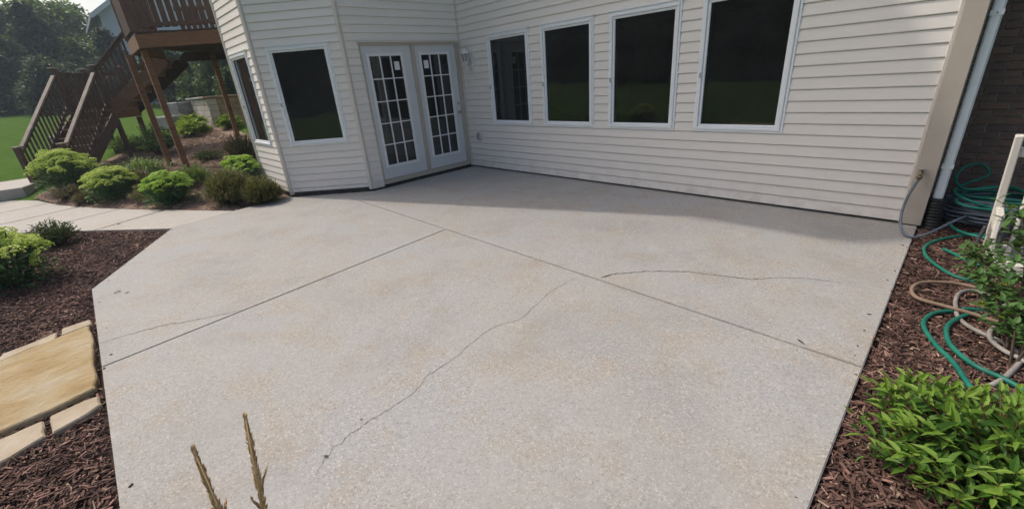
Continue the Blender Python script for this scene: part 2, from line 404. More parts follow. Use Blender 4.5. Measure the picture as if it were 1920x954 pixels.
def lerp(a, b, t): return (a[0]+(b[0]-a[0])*t, a[1]+(b[1]-a[1])*t)
def along(P, t):
    t *= len(P)-1; i = min(int(t), len(P)-2); return lerp(P[i], P[i+1], t-i)
NS = 6
for i in range(NS):
    t0 = i/NS+(.004 if i else .002); t1 = (i+1)/NS
    slab('concrete_slab', [along(WALK_FAR, t0), along(WALK_FAR, (t0+t1)/2), along(WALK_FAR, t1), along(WALK_NEAR, t1), along(WALK_NEAR, (t0+t1)/2), along(WALK_NEAR, t0)], -.1, -.004, 'concrete_walk', walk)
slab('stair_pad', [(-6.95, -6.75), (-7.15, -7.75), (-8.9, -7.9), (-8.9, -6.7), (-8.1, -6.4)], -.08, .22, 'concrete_walk', walk, .012)

flags = link('flagstone_path', None, kind='structure'); flags['label'] = 'yellow limestone flagstones leading off the patio'
FLAGS = []
def flag(poly, zt, mat):
    zt += .012
    FLAGS.append(poly); n = len(poly); bm = bmesh.new(); P = []
    for i in range(n):                     # rough edge
        a, b = poly[i], poly[(i+1) % n]; L = math.dist(a, b); m = max(2, int(L/.06))
        for k in range(m):
            q = lerp(a, b, k/m); P.append((q[0]+(random.gauss(0, .0035) if k else 0), q[1]+(random.gauss(0, .0035) if k else 0)))
    mb = MB().prism(P, -.075, zt); me = mb.mesh('flagstone'); bm.from_mesh(me)
    bmesh.ops.bevel(bm, geom=[e for e in bm.edges if all(v.co.z > zt-.001 for v in e.verts)], offset=.008, segments=1, affect='EDGES')
    bm.to_mesh(me); bm.free(); me.materials.append(MATS[mat]); return link('flagstone', me, flags)
flag([(2.43, -6.62), (2.31, -6.29), (2.26, -6.14), (2.215, -5.965), (2.6, -5.945), (2.95, -5.96), (3.2, -5.95), (3.38, -5.965), (3.43, -6.11), (3.45, -6.25), (3.47, -6.38), (3.5, -6.66), (2.95, -6.72)], .006, 'flag_yellow')
flag([(2.20, -6.45), (2.16, -6.28), (2.10, -6.16), (2.26, -6.165), (2.285, -6.3), (2.37, -6.5)], -.004, 'flag_pale')
flag([(2.08, -6.13), (2.07, -5.955), (2.19, -5.945), (2.235, -6.13)], .002, 'flag_pale')
flag([(2.30, -6.62), (2.21, -6.47), (2.36, -6.53), (2.40, -6.64)], -.006, 'flag_pale')
flag([(3.50, -6.17), (3.475, -6.02), (3.49, -5.95), (3.61, -5.945), (3.66, -6.01), (3.715, -6.155)], -.004, 'flag_pale')
flag([(3.51, -6.20), (3.70, -6.185), (3.77, -6.31), (3.8, -6.5), (3.54, -6.52)], -.008, 'flag_pale')
flag([(2.5, -6.78), (3.0, -6.74), (3.5, -6.7), (3.7, -7.3), (3.0, -7.45), (2.45, -7.3)], .0, 'flag_yellow')

def chips(name, poly, n, mat, smin, smax, dz, label, weight=None, flat=None):
    xs = [p[0] for p in poly]; ys = [p[1] for p in poly]; mb = MB(); k = 0; g = 0
    while k < n and g < n*30:
        g += 1
        x = random.uniform(min(xs), max(xs)); y = random.uniform(min(ys), max(ys))
        if not inside(poly, x, y): continue
        if 2.0 < x < 3.8 and random.random() > .02 and any(inside(f, x, y) for f in FLAGS): continue
        if weight and random.random() > weight(x, y): continue
        k += 1
        L = random.uniform(smin, smax)*(1.7 if random.random() < .12 else 1); wd = random.uniform(.0035, .0115)*(L/.05)**.4; th = random.uniform(.003, .007)
        a = random.uniform(0, 6.283); e = random.gauss(0, .22); c, s = math.cos(a), math.sin(a)
        z = height(x, y)+dz+random.uniform(0, .022) if flat is None else flat; e = e if flat is None else 0.
        tw = random.gauss(0, .5)
        d = Vector((c*math.cos(e), s*math.cos(e), math.sin(e))); sd = Vector((-s, c, math.sin(tw)*.6)).normalized(); u = d.cross(sd)
        p = Vector((x, y, z)); vs = []
        tap = random.uniform(.35, .9)
        for q, f in ((-.5, 1), (.5, tap)):
            for i, j in ((-1, -1), (1, -1), (1, 1), (-1, 1)): vs.append(tuple(p+d*L*q+sd*i*wd/2*f+u*j*th/2))
        mb.add(vs, [(0, 1, 2, 3), (7, 6, 5, 4), (0, 4, 5, 1), (1, 5, 6, 2), (2, 6, 7, 3), (3, 7, 4, 0)])
    return mb.build(name, mat, kind='stuff', label=label, cat='mulch')
near = lambda x, y: min(1, 2.6/max(.3, math.hypot(x-CAM.x, y-CAM.y))**1.1)
chips('bark_mulch', [(6.80, .62), (6.80, -4.3), (8.3, -4.3), (8.1, .62)], 23000, 'mulch', .018, .062, .024, 'brown shredded bark mulch in the bed beside the brick wall', near)
chips('bark_mulch', [(-.70, -5.04), (1.15, -5.945), (4.6, -5.945), (5.4, -5.94), (5.9, -5.6), (5.9, -6.9), (3.4, -6.9), (.4, -7.4), (-1.9, -6.7), (-2.4, -6.35), (-1.97, -5.98)], 25000, 'mulch', .018, .06, .024, 'dark brown bark mulch round the flagstones left of the patio', lambda x, y: min(1, 4.5/max(.3, math.hypot(x-CAM.x, y-CAM.y))))
chips('bark_mulch', HILL[:5]+[(-8.4, -5.4), (-10.2, -4.2), (-10.4, -2.4), (-3.4, -2.3), (-2.45, -3.2), (-1.1, -3.3)], 15000, 'mulch_tan', .04, .11, .012, 'pale brown bark mulch on the slope under the deck')

chips('bark_mulch', [(6.80, .62), (6.80, -4.3), (8.3, -4.3), (8.1, .62)], 1100, 'mulch_tan', .012, .045, .03, 'pale weathered wood slivers among the mulch beside the brick wall', near)
chips('bark_mulch', LEFTBED, 1300, 'mulch_tan', .012, .045, .03, 'pale weathered wood slivers among the mulch left of the patio', None)
chips('bark_mulch', [(6.79, -.5), (6.79, -4.2), (6.70, -4.2), (6.74, -.5)], 13, 'mulch', .008, .022, 0, 'stray bark bits lying along the right edge of the patio', None, .004)
chips('bark_mulch', [(1.16, -5.92), (5.3, -5.92), (5.3, -5.84), (1.2, -5.86), (-.68, -4.97), (-.72, -5.01)], 16, 'mulch', .008, .024, 0, 'stray bark bits lying along the left edge of the patio', None, .004)

# ------------------------------------------------------------------ house
house = thing('house', 'tall house with pale beige lap siding, an angled bay and white framed windows', 'house')
ZT = Z0+31*E_
def frame_of(a, u):     # wall frame: p(s, out, z): s along u, out along outward normal
    n = (u[1], -u[0])
    return lambda s, o, z: (a[0]+u[0]*s+n[0]*o, a[1]+u[1]*s+n[1]*o, z)
def wall(a, u, L, holes, k0=0., name='wall', zt=9.3, boards=True, ends=(0, 0), seams=True):
    """holes: (s0, s1, z0, z1)"""
    fr = frame_of(a, u); mb = MB()
    ss = sorted({0, L, *[h[0] for h in holes], *[h[1] for h in holes]}); zb_ = .03+(k0*E_ if k0 else 0); zs = sorted({zb_, zt, *[h[2] for h in holes], *[h[3] for h in holes]})
    for i in range(len(ss)-1):
        for j in range(len(zs)-1):
            cs, cz = (ss[i]+ss[i+1])/2, (zs[j]+zs[j+1])/2
            if any(h[0] < cs < h[1] and h[2] < cz < h[3] for h in holes): continue
            mb.box(ss[i], ss[i+1], -.12, 0, zs[j], zs[j+1], fr)
    wo = mb.build(name, 'trim_siding', house)
    MB().box(0, L, -.12, -.03, -.15, zb_-.001, fr).build('foundation', 'foundation', wo)
    def board(s0, s1, z0, z1, out=0.):
        t = (z1-z0)/E_
        vs = [fr(s, o, z) for s in (s0, s1) for o, z in ((.001, z0), (.018+out, z0), (.018+out, z0+.006), (.018+out-.0105*t, z1-.0095), (.0015, z1-.0085), (.001, z1))]
        MB().add(vs, [(5, 4, 3, 2, 1, 0), (6, 7, 8, 9, 10, 11), (0, 1, 7, 6), (1, 2, 8, 7), (2, 3, 9, 8), (3, 4, 10, 9), (4, 5, 11, 10)]).build('siding_board', 'siding', wo)
    seam = {}
    if boards:
        for k in range(31):
            z0 = Z0+k*E_; z1 = z0+E_
            if k == 0 and k0: z0 += k0*E_
            cuts = [(ends[0], L-ends[1])]
            for h in holes:
                if h[2] < z1-.02 and h[3] > z0+.02:
                    nc = []
                    for c in cuts:
                        if h[0] > c[0]: nc.append((c[0], min(c[1], h[0])))
                        if h[1] < c[1]: nc.append((max(c[0], h[1]), c[1]))
                    cuts = [c for c in nc if c[1]-c[0] > .01]
            for c in cuts:
                pair = k//2
                if pair not in seam: seam[pair] = random.uniform(.12, .88)*L
                q = seam[pair]
                if seams and c[0]+.25 < q < c[1]-.25 and c[1]-c[0] > 2:
                    board(c[0], q-.001, z0, z1); board(q, c[1], z0, z1, .0016)
                else: board(c[0], c[1], z0, z1)
    mb = MB(); z = ZT if boards else Z0
    while z < zt-.01:
        vs = [fr(s, o, q) for s in (ends[0], L-ends[1]) for o, q in ((.001, z), (.0225, z), (.004, z+E_), (.001, z+E_))]
        mb.add(vs, [(3, 2, 1, 0), (4, 5, 6, 7), (0, 1, 5, 4), (1, 2, 6, 5)]); z += E_
    mb.build('upper_siding', 'siding', wo)
    return fr, wo
WZ0 = Z0+7*E_; WZ1 = Z0+20*E_
def window(fr, s0, s1, z0=WZ0, z1=WZ1):
    def ring(mb, a, b, c, d, wd, o0, o1):
        mb.box(a, b, o0, o1, c, c+wd, fr); mb.box(a, b, o0, o1, d-wd, d, fr)
        mb.box(a, a+wd, o0, o1, c+wd, d-wd, fr); mb.box(b-wd, b, o0, o1, c+wd, d-wd, fr)
    mb = MB(); ring(mb, s0, s1, z0, z1, .026, -.04, .024)
    wn = mb.build('window', 'frame_white', house, bevel=.003)
    mb = MB(); ring(mb, s0+.0265, s1-.0265, z0+.0265, z1-.0265, .030, -.05, .034); mb.build('casing', 'frame_white', wn, bevel=.004)
    mb = MB(); ring(mb, s0+.057, s1-.057, z0+.057, z1-.057, .030, -.06, .018); mb.build('sash', 'frame_white', wn, bevel=.004)
    MB().box(s0-.012, s1+.012, .0005, .036, z1+.0005, z1+.016, fr).build('head_flashing', 'frame_white', wn)
    a, b, c, d = s0+.0875, s1-.0875, z0+.0875, z1-.0875
    MB().add([fr(a, -.01, c), fr(b, -.01, c), fr(b, -.01, d), fr(a, -.01, d)], [(0, 1, 2, 3)]).build('pane', 'glass', wn)
    mb = MB(); ring(mb, a-.004, b+.004, c-.004, d+.004, .009, -.02, -.004); mb.build('gasket', 'gap_dark', wn)
    MB().box(s0+.032, s0+.05, .0345, .05, z0+.62, z0+.68, fr).build('latch', 'plate', wn)
# main wall (faces -Y)
XR = 6.64
MW = [(.752, 1.757), (2.0, 3.0), (3.245, 4.25), (4.497, 5.497)]
fm, mwall = wall((0, 0), (1, 0), 6.80, [(a, b, WZ0, WZ1) for a, b in MW], ends=(.03, 6.80-XR))
for a, b in MW: window(fm, a, b)
m, nt, b_ = new('screen'); b_.inputs['Base Color'].default_value = (.16, .165, .18, 1); b_.inputs['Alpha'].default_value = .5; b_.inputs['Roughness'].default_value = .8
MB().add([fm(.84, -.03, WZ0+.08), fm(1.67, -.03, WZ0+.08), fm(1.67, -.03, WZ1-.08), fm(.84, -.03, WZ1-.08)], [(0, 1, 2, 3)]).build('insect_screen', 'screen', house)
# door wall (x = 0, faces +X): s runs +Y from the bay corner
SO = D-2.02                                  # s of the door opening
fd, dwall = wall(BC, (0, 1), D, [(SO, D-.05, .03, 2.285)], ends=(.035, .02), seams=False)
fc, cwall = wall(BL, (S5, S5), W_, [(W_-1.19, W_-.205, WZ0, WZ1)], k0=.42, ends=(.035, .035), seams=False)
window(fc, W_-1.19, W_-.205)
fl, lwall = wall(BL2, (1, 0), W_, [(.10, 1.10, WZ0, WZ1)], k0=.42, ends=(.035, .035), seams=False)
window(fl, .10, 1.10)
wall(BL3, (S5, -S5), W_, [], boards=False); wall((BL3[0], .0), (0, -1), -BL3[1], [], boards=False)
# trims
def corner(p, name='corner_post', w=.062, ang=45, zt=9.3):
    c, s = math.cos(R(ang)), math.sin(R(ang)); fr = lambda x, y, z: (p[0]+x*c-y*s, p[1]+x*s+y*c, z)
    MB().box(-w/2, w/2, -w/2, w/2, .035, zt, fr).build(name, 'trim_siding', house, bevel=.006)
corner((BC[0]+.0, BC[1]-.0), ang=22.5); corner((BL[0], BL[1]), ang=22.5); corner(BL2, ang=22.5)
MB().box(.001, .03, -.022, -.001, .035, 9.3).build('inside_corner_trim', 'trim_siding', house)
MB().box(.0012, .022, -.048, -.0225, 2.3, 9.3).build('inside_corner_trim', 'trim_siding', house)
MB().box(XR, XR+.024, -.024, -.0005, .02, 9.3).build('edge_channel', 'trim_siding', house, bevel=.003)
MB().box(XR+.0245, 6.812, -.034, .66, .012, 9.3).build('corner_board', 'trim_tan', house, bevel=.004)
# doors
def door_unit():
    z0, z1 = .135, 2.245
    mb = MB(); mb.box(SO, D-.05, -.08, .03, 2.2455, 2.286, fd); mb.box(SO, SO+.026, -.08, .03, .06, 2.245, fd)
    mb.box(D-.14, D-.05, -.08, .03, .06, 2.245, fd); mb.box(D-1.088, D-1.012, -.08, .022, .06, 2.245, fd)
    fr_ = mb.build('door_frame', 'trim_tan', house, bevel=.003)
    MB().box(SO-.012, D-.038, .001, .044, 2.2865, 2.312, fd).build('drip_cap', 'trim_siding', fr_)
    MB().box(SO+.0265, D-.1405, -.09, .028, .055, .128, fd).build('threshold', 'trim_tan', fr_, bevel=.003)
    MB().box(SO, D-.05, -.1, .012, .03, .054, fd).build('sill_gap', 'gap_dark', fr_)
    for i, (a, b, g0, g1) in enumerate(((SO+.029, D-1.091, D-1.905, D-1.265), (D-1.009, D-.143, D-.925, D-.295))):
        gz0, gz1 = .335, 2.125; fw_ = .034
        mb = MB()
        mb.box(a, g0, -.035, .004, z0, z1, fd); mb.box(g1, b, -.035, .004, z0, z1, fd)
        mb.box(g0, g1, -.035, .004, z0, gz0, fd); mb.box(g0, g1, -.035, .004, gz1, z1, fd)
        dr = mb.build('door', 'door_white', house)
        mb = MB()
        mb.box(g0-.012, g1+.012, .0045, .018, gz0-.012, gz0+fw_, fd); mb.box(g0-.012, g1+.012, .0045, .018, gz1-fw_, gz1+.012, fd)
        mb.box(g0-.012, g0+fw_, .0045, .018, gz0+fw_, gz1-fw_, fd); mb.box(g1-fw_, g1+.012, .0045, .018, gz0+fw_, gz1-fw_, fd)
        mb.build('glass_frame', 'muntin_white', dr, bevel=.003)
        A, B, C_, D_ = g0+fw_, g1-fw_, gz0+fw_, gz1-fw_; m = .017
        pw = (B-A-2*m)/3; ph = (D_-C_-4*m)/5
        for c in (1, 2): MB().box(A+c*pw+(c-1)*m, A+c*(pw+m), -.006, .013, C_, D_, fd).build('muntin', 'muntin_white', dr)
        for r_ in range(1, 5):
            for c in range(3): MB().box(A+c*(pw+m), A+c*(pw+m)+pw, -.006, .0125, C_+r_*ph+(r_-1)*m, C_+r_*(ph+m), fd).build('muntin', 'muntin_white', dr)
        for r_ in range(5):
            for c in range(3):
                s0 = A+c*(pw+m)-.002; q0 = C_+r_*(ph+m)-.002
                tl = random.gauss(0, .0004)
                MB().add([fd(s0, -.008, q0), fd(s0+pw+.004, -.008+tl, q0), fd(s0+pw+.004, -.008+tl, q0+ph+.004), fd(s0, -.008, q0+ph+.004)], [(0, 1, 2, 3)]).build('pane', 'glass', dr)
        cc = 2 if i == 0 else 0
        s0 = A+cc*(pw+m); q = C_+4*(ph+m)
        MB().box(s0+.05, s0+.145, -.0075, -.006, q+.115, q+.245, fd).build('paper_notice', 'paper', dr)
        if i == 1:
            for zz, rr in ((1.08, .031), (1.235, .026)):
                prof = [(rr, 0), (rr, .008), (.012, .012), (.012, .035), (rr*.95, .042), (rr, .06), (rr*.6, .072)] if zz < 1.1 else [(rr, 0), (rr, .014), (rr*.7, .02)]
                mb = MB().lathe(prof, seg=14); mb.v = [fd(b-.055+x, .0045+z, zz+y) for x, y, z in mb.v]
                mb.build('door_knob' if zz < 1.1 else 'deadbolt', 'metal', dr, smooth=True)
door_unit()
# interior: dark rooms behind the glass
mb = MB()
mb.box(BL3[0]+.13, 6.62, .9, 5.6, .0, .02); mb.box(BL3[0]+.13, 6.62, 5.6, 5.7, 0, 2.7); mb.box(BL3[0], BL3[0]+.1, 0.01, 5.6, 0, 2.7); mb.box(6.63, 6.65, .02, 5.6, 0, 2.7)
mb.prism([(.0-.13, .0), (.0-.13, -D+.06), (BL[0]-.06, BL[1]+.14), (BL2[0]+.06, BL2[1]+.14), (BL3[0]+.14, BL3[1]+.05), (BL3[0]+.14, .88), (6.62, .88), (6.62, .14), (0, .14)], .0, .021)
mb.prism([(.0-.13, .0), (.0-.13, -D+.06), (BL[0]-.06, BL[1]+.14), (BL2[0]+.06, BL2[1]+.14), (BL3[0]+.14, BL3[1]+.05), (BL3[0]+.14, 5.6), (6.62, 5.6), (6.62, .14), (0, .14)], 2.6, 2.7)
mb.build('room', 'room', house)
# upper block and roof
HE = 9.65; ov = .50
def octo(o): # bay plan grown by o
    k = math.tan(R(22.5))*o
    return [(o, 1.0), (o, -D-k), (BL[0]+k, BL[1]-o), (BL2[0]-k, BL2[1]-o), (BL3[0]-o, BL3[1]-k), (BL3[0]-o, 1.0)]
MB().prism(octo(ov), HE-.22, HE).build('eave', 'soffit', house)
MB().prism(octo(-.0), 9.31, HE-.222).build('upper_wall', 'siding', house)
b = octo(ov+.02); cx, cy = (BL3[0])/2, .6; n = len(b); mb = MB()
mb.v = [(x, y, HE+.01) for x, y in b]+[(cx, cy-.6, HE+1.8), (cx, 1.0, HE+1.8)]
mb.f = [(i, (i+1) % n, n) for i in range(n-1)]+[(0, n, n+1), (n-1, n+1, n)]
mb.build('roof', 'roof', house)
MB().box(-3.36, 12.0, .70, 9.5, 2.75, 9.3).build('upper_wall', 'siding', house)
MB().box(-3.36, 12.0, 5.8, 9.5, -.1, 2.72).build('back_wall', 'siding', house)
MB().box(-3.9, 12.4, .25, 10, 9.32, 9.5).build('eave', 'soffit', house)
mb = MB(); mb.v = [(-3.9, .25, 9.51), (12.4, .25, 9.51), (12.4, 10, 9.51), (-3.9, 10, 9.51), (-3.0, 5, 11.9), (11.5, 5, 11.9)]
mb.f = [(0, 1, 5, 4), (1, 2, 5), (2, 3, 4, 5), (3, 0, 4)]; mb.build('roof', 'roof', house)
# brick wall
YB = .665
bw = MB().box(6.815, 11.9, YB+.006, YB+.03, -.15, 9.3).build('brick_wall', 'mortar', house)
bl, bh, mj = .194, .0575, .0105
meshes = []
for i in range(5):
    mb = MB().box(0, bl, -.012, .004, 0, bh); me = mb.mesh('brick')
    bm = bmesh.new(); bm.from_mesh(me); bmesh.ops.bevel(bm, geom=bm.edges[:], offset=.003, segments=1, affect='EDGES'); bm.to_mesh(me); bm.free()
    me.materials.append(MATS[('brick', 'brick', 'brick_b', 'brick', 'brick_c')[i]]); meshes.append(me)
nb = 0
for r_ in range(36):
    z = .0+r_*(bh+mj); x = 6.64+(.5*(bl+mj) if r_ % 2 else 0)
    while x < 8.2:
        if nb < 300:
            o = link('brick', random.choice(meshes), bw); o.location = (x+random.gauss(0, .0015), YB+random.gauss(0, .0012), z+random.gauss(0, .0008)); nb += 1
        x += bl+mj
# downspout
mb = MB().box(6.832, 6.905, .02, .085, .27, 9.2); ds = mb.build('downspout', 'downspout', house, bevel=.012)
MB().box(6.828, 6.909, .016, .089, .56, .60).build('joint_band', 'downspout', ds); MB().box(6.828, 6.909, .016, .089, 1.80, 1.84).build('joint_band', 'downspout', ds)
MB().box(6.866, 6.874, .008, .0155, 1.815, 1.825).build('screw', 'gap_dark', ds)

# ------------------------------------------------------------------ things fixed to the house
def lantern():
    x0, z0 = .315, 1.93
    t = thing('wall_lantern', 'small white coach lantern on the siding beside the glazed doors', 'lantern', (x0, 0, z0))
    mb = MB().lathe([(.052, 0), (.052, .012), (.04, .02)], seg=16); mb.v = [(x*.85, -.017-z, y*1.9) for x, y, z in mb.v]; mb.build('back_plate', 'lamp_white', t, True)
    MB().tube(spline([(0, -.03, -.03), (0, -.07, -.085), (0, -.12, -.075), (0, -.135, -.035)], 5), .009, 8).build('arm', 'lamp_white', t, True)
    c = (0, -.135, 0)
    MB().lathe([(.022, -.05), (.028, -.03), (.05, .0), (.056, .012)], c, 6).build('cup', 'lamp_white', t)
    MB().lathe([(.044, .013), (.062, .118)], c, 6).build('lantern_glass', 'clear_glass', t)
    for k in range(6):
        a = k*math.pi/3
        MB().bar((c[0]+.047*math.cos(a), c[1]+.047*math.sin(a), .012), (c[0]+.066*math.cos(a), c[1]+.066*math.sin(a), .119), .007, .007).build('glazing_bar', 'lamp_white', t)
    MB().lathe([(.076, .118), (.07, .132), (.045, .16), (.02, .178), (.012, .185), (.016, .195), (.008, .21), (.003, .235)], c, 12).build('roof_cap', 'lamp_white', t, True)
    MB().tube([(0, -.135, -.05), (0, -.135, -.13)], [.016, .005], 8).build('tail_finial', 'lamp_white', t, True)
    MB().tube([(0, -.135, .01), (0, -.135, .08)], .011, 8).build('bulb_holder', 'lamp_white', t, True)
lantern(); bpy.data.objects['wall_lantern'].scale = (1.15,)*3
t = thing('outlet_box', 'grey weatherproof outlet cover low on the siding right of the doors', 'outlet', (.325, 0, .615))
MB().box(-.075, .075, -.026, -.017, -.10, .10).build('mounting_block', 'siding', t, bevel=.006)
MB().box(-.043, .043, -.062, -.0265, -.067, .067).build('cover', 'plate', t, bevel=.012)
MB().box(-.026, .026, -.0665, -.0625, -.045, .045).build('lid', 'stone_grey', t, bevel=.006)
t = thing('garden_faucet', 'weathered brass hose faucet on the tan corner board', 'faucet', (6.705, -.034, .53))
MB().tube([(0, 0, 0), (0, -.055, 0), (0, -.075, -.025)], [.016, .016, .014], 10).build('spout', 'brass', t, True)
mb = MB().lathe([(.028, 0), (.03, .006), (.02, .012)], (0, -.045, .03), 8); mb.build('handle', 'stone_grey', t)
MB().tube([(0, -.045, .0), (0, -.045, .032)], .007, 8).build('stem', 'brass', t)
MB().lathe([(.02, -.045), (.022, -.02), (.018, -.012)], (0, -.077, -.01), 10).build('hose_coupling', 'brass', t, True)
t = thing('drain_pipe', 'black corrugated drain pipe below the white downspout', 'pipe', (6.868, .052, -.05))
prof = []
for i in range(11):
    z = .01+i*.029; prof += [(.058, z), (.066, z+.008), (.066, z+.015), (.058, z+.022)]
mb = MB().lathe(prof, seg=18); mb.v = [(x+.03*(1-z/.33)**2, y-.04*(1-z/.33)**2, z) for x, y, z in mb.v]; mb.build('corrugated_body', 'pipe_black', t, True)

# ------------------------------------------------------------------ deck
DZ = 2.93; dd = Vector((.808, -.589, 0)); dn = Vector((.589, .808, 0))
A = Vector((-4.58, -4.15, 0)); Q = A+dn*2.2; B = Vector((-6.1, -4.15, 0)); PL = Vector((-9.192, -5.469, 0)); PR = PL+dn*.9
T = PR+dn*1.7; T2 = T-dd*.95
deck = thing('deck', 'brown stained raised timber deck on tall posts against the bay', 'deck', (A.x, A.y, 0))
def dp(mb, name, mat, bevel=0, parent=None):
    return local(deck, mb).build(name, mat, parent or deck, bevel=bevel)
poly = [(A.x, A.y), (B.x, B.y), (T.x, T.y), (T2.x, T2.y), (-7.4, -1.0), (BL3[0]-.03, -1.0), (BL3[0]-.03, BL3[1]), (Q.x, Q.y)]
dp(MB().prism(poly, DZ-.03, DZ), 'deck_floor', 'deck_shaded')
def rim(a, b, mat): dp(MB().bar(a+Vector((0, 0, DZ-.155)), b+Vector((0, 0, DZ-.155)), .04, .235), 'rim_board', mat, .004)
rim(A, Q, 'deck_wood'); rim(A, B, 'deck_wood'); rim(B, T, 'deck_wood'); rim(T2, Vector((-7.4, -1.0, 0)), 'deck_shaded')
for i in range(1, 12):
    a = Vector((-4.3-.36*i, -4.05+.16*i, 0)); 
    a = A+dn*.06-dd*(.40*i)+dn*(.2 if i > 3 else .25)
    dp(MB().bar(a+Vector((0, 0, DZ-.15)), a+dn*1.75+Vector((0, 0, DZ-.15)), .04, .21), 'joist', 'deck_shaded')
for (x, y, zb) in ((-4.96, -4.07, .1), (-6.12, -4.22, .2), (-7.95, -2.25, .45)):
    dp(MB().box(x-.055, x+.055, y-.055, y+.055, height(x, y)-.05, DZ-.27 if x > -6.5 else DZ-.05), 'support_post', 'deck_wood', .006)
def railing(owner, a, b, zb, zt, za2=None, zc2=None, sp=.125, bwid=.04, mat='deck_dark', cap='rail_cap', capw=.09, bth=.03):
    """railing from a to b; zb/zt = bottom/top rail heights at a, za2/zc2 at b"""
    za2 = zb if za2 is None else za2; zc2 = zt if zc2 is None else zc2
    a = Vector(a); b = Vector(b)
    def P(mb, name, m, bev=0): return local(owner, mb).build(name, m, owner, bevel=bev)
    a0 = a.copy(); a0.z = zb; b0 = b.copy(); b0.z = za2; P(MB().bar(a0, b0, .04, .07), 'bottom_rail', mat)
    a1 = a.copy(); a1.z = zt; b1 = b.copy(); b1.z = zc2; P(MB().bar(a1, b1, capw, .04), 'handrail', cap, .005)
    P(MB().bar(a1-Vector((0, 0, .055)), b1-Vector((0, 0, .055)), .035, .065), 'top_rail', mat)
    L = (Vector((b.x, b.y, 0))-Vector((a.x, a.y, 0))).length; n = max(1, int(L/sp)); d = (b0-a0); d.z = 0; d.normalize()
    sd = Vector((-d.y, d.x, 0))
    for i in range(n):
        t = (i+.5)/n; q = a.lerp(b, t); lo = zb+(za2-zb)*t-.05; hi = zt+(zc2-zt)*t-.04
        c = q+sd*.037
        fr = lambda x, y, z, c=c: (c.x+d.x*x+sd.x*y, c.y+d.y*x+sd.y*y, z)
        P(MB().box(-bwid/2, bwid/2, -bth/2, bth/2, lo, hi, fr), 'baluster', mat)
def newel(owner, p, z0, z1, w=.1, mat='deck_dark', ang=-.63):
    c, s = math.cos(ang), math.sin(ang); fr = lambda x, y, z: (p.x+x*c-y*s, p.y+x*s+y*c, z)
    o = local(owner, MB().box(-w/2, w/2, -w/2, w/2, z0, z1, fr)).build('newel_post', mat, owner, bevel=.006)
    local(owner, MB().box(-w*.75, w*.75, -w*.75, w*.75, z1+.001, z1+.035, fr)).build('post_cap', 'rail_cap' if w < .13 else mat, o, bevel=.008)
newel(deck, A+Vector((-.02, .03, 0)), DZ+.0, 4.02, .14); newel(deck, B+Vector((.02, .04, 0)), DZ, 4.02, .12); newel(deck, T+dd*.07, DZ, 4.02, .12)
railing(deck, A+dn*.1, Q-dn*.05, DZ+.11, 3.95, sp=.135, bwid=.09)
railing(deck, A+Vector((-.1, .03, 0)), B+Vector((.1, .03, 0)), DZ+.11, 3.95, sp=.135, bwid=.09)
railing(deck, B+(T-B)*.06, B+(T-B)*.95, DZ+.11, 3.95, sp=.135, bwid=.09)
railing(deck, T2+(Vector((-7.4, -1.0, 0))-T2)*.05, Vector((-7.4, -1.0, 0)), DZ+.11, 3.95, sp=.135, bwid=.09)

# ------------------------------------------------------------------ stairs
LZ = 1.62; stairs = thing('staircase', 'brown timber stairs with a landing and picket railings beside the deck', 'staircase', (PL.x, PL.y, 0))
def sp_(mb, name, mat, bevel=0): return local(stairs, mb).build(name, mat, stairs, bevel=bevel)
def fr2(o, ax, ay): return lambda x, y, z: (o.x+ax.x*x+ay.x*y, o.y+ax.y*x+ay.y*y, z)
fL = fr2(PL, dd, dn)            # x towards the foot of the lower flight, y across
sp_(MB().box(-1.0, .0, -.06, .98, LZ-.04, LZ, fL), 'landing_floor', 'tread_wood', .004)
for a in ((-1.0, .02, -.06, -.02), (-1.0, .02, .94, .98)): sp_(MB().box(a[0], a[1], a[2], a[3], LZ-.24, LZ-.041, fL), 'landing_rim', 'deck_wood')
sp_(MB().box(-.02, .02, -.019, .939, LZ-.24, LZ-.041, fL), 'landing_rim', 'deck_wood')
for x, y in ((-.95, 0), (-.95, .9), (-.06, .0), (-.06, .9)):
    p = fL(x, y, 0); sp_(MB().box(p[0]-.06, p[0]+.06, p[1]-.06, p[1]+.06, height(p[0], p[1])-.05, LZ-.25), 'support_post', 'deck_dark', .005)
ZF = .10; NR = 8; rise = (LZ-ZF)/NR; run = 1.91/NR
for i in range(NR-1):
    z = LZ-(i+1)*rise; x = i*run
    sp_(MB().box(x+.022, x+run+.05, -.02, .92, z-.04, z, fL), 'tread', 'tread_wood', .004)
    sp_(MB().box(x+.021-.02, x+.02, .0, .90, z+.001, z+rise-.042, fL), 'riser', 'deck_wood')
sp_(MB().box((NR-1)*run+.001, (NR-1)*run+.02, .0, .90, .02, rise+ZF-.042, fL), 'riser', 'deck_wood')
def stringer(fr, x0, x1, z0, z1, y, mat='deck_dark', dep=.30):
    vs = [fr(x, yy, z) for yy in (y-.02, y+.02) for x, z in ((x0, z0), (x0, z0-dep), (x1, z1-dep), (x1, z1))]
    sp_(MB().add(vs, [(0, 1, 2, 3), (7, 6, 5, 4), (0, 4, 5, 1), (1, 5, 6, 2), (2, 6, 7, 3), (3, 7, 4, 0)]), 'stringer', mat)
for y in (-.045, .945): stringer(fL, .022, 1.93, LZ-.06, .22, y)
newel(stairs, Vector(fL(1.91, 0, 0)), .0, .98); newel(stairs, Vector(fL(1.91, .9, 0)), .0, .98)
for x, y in ((0, 0), (0, .9), (-.95, 0), (-.95, .9)): newel(stairs, Vector(fL(x, y, 0)), LZ, 2.63)
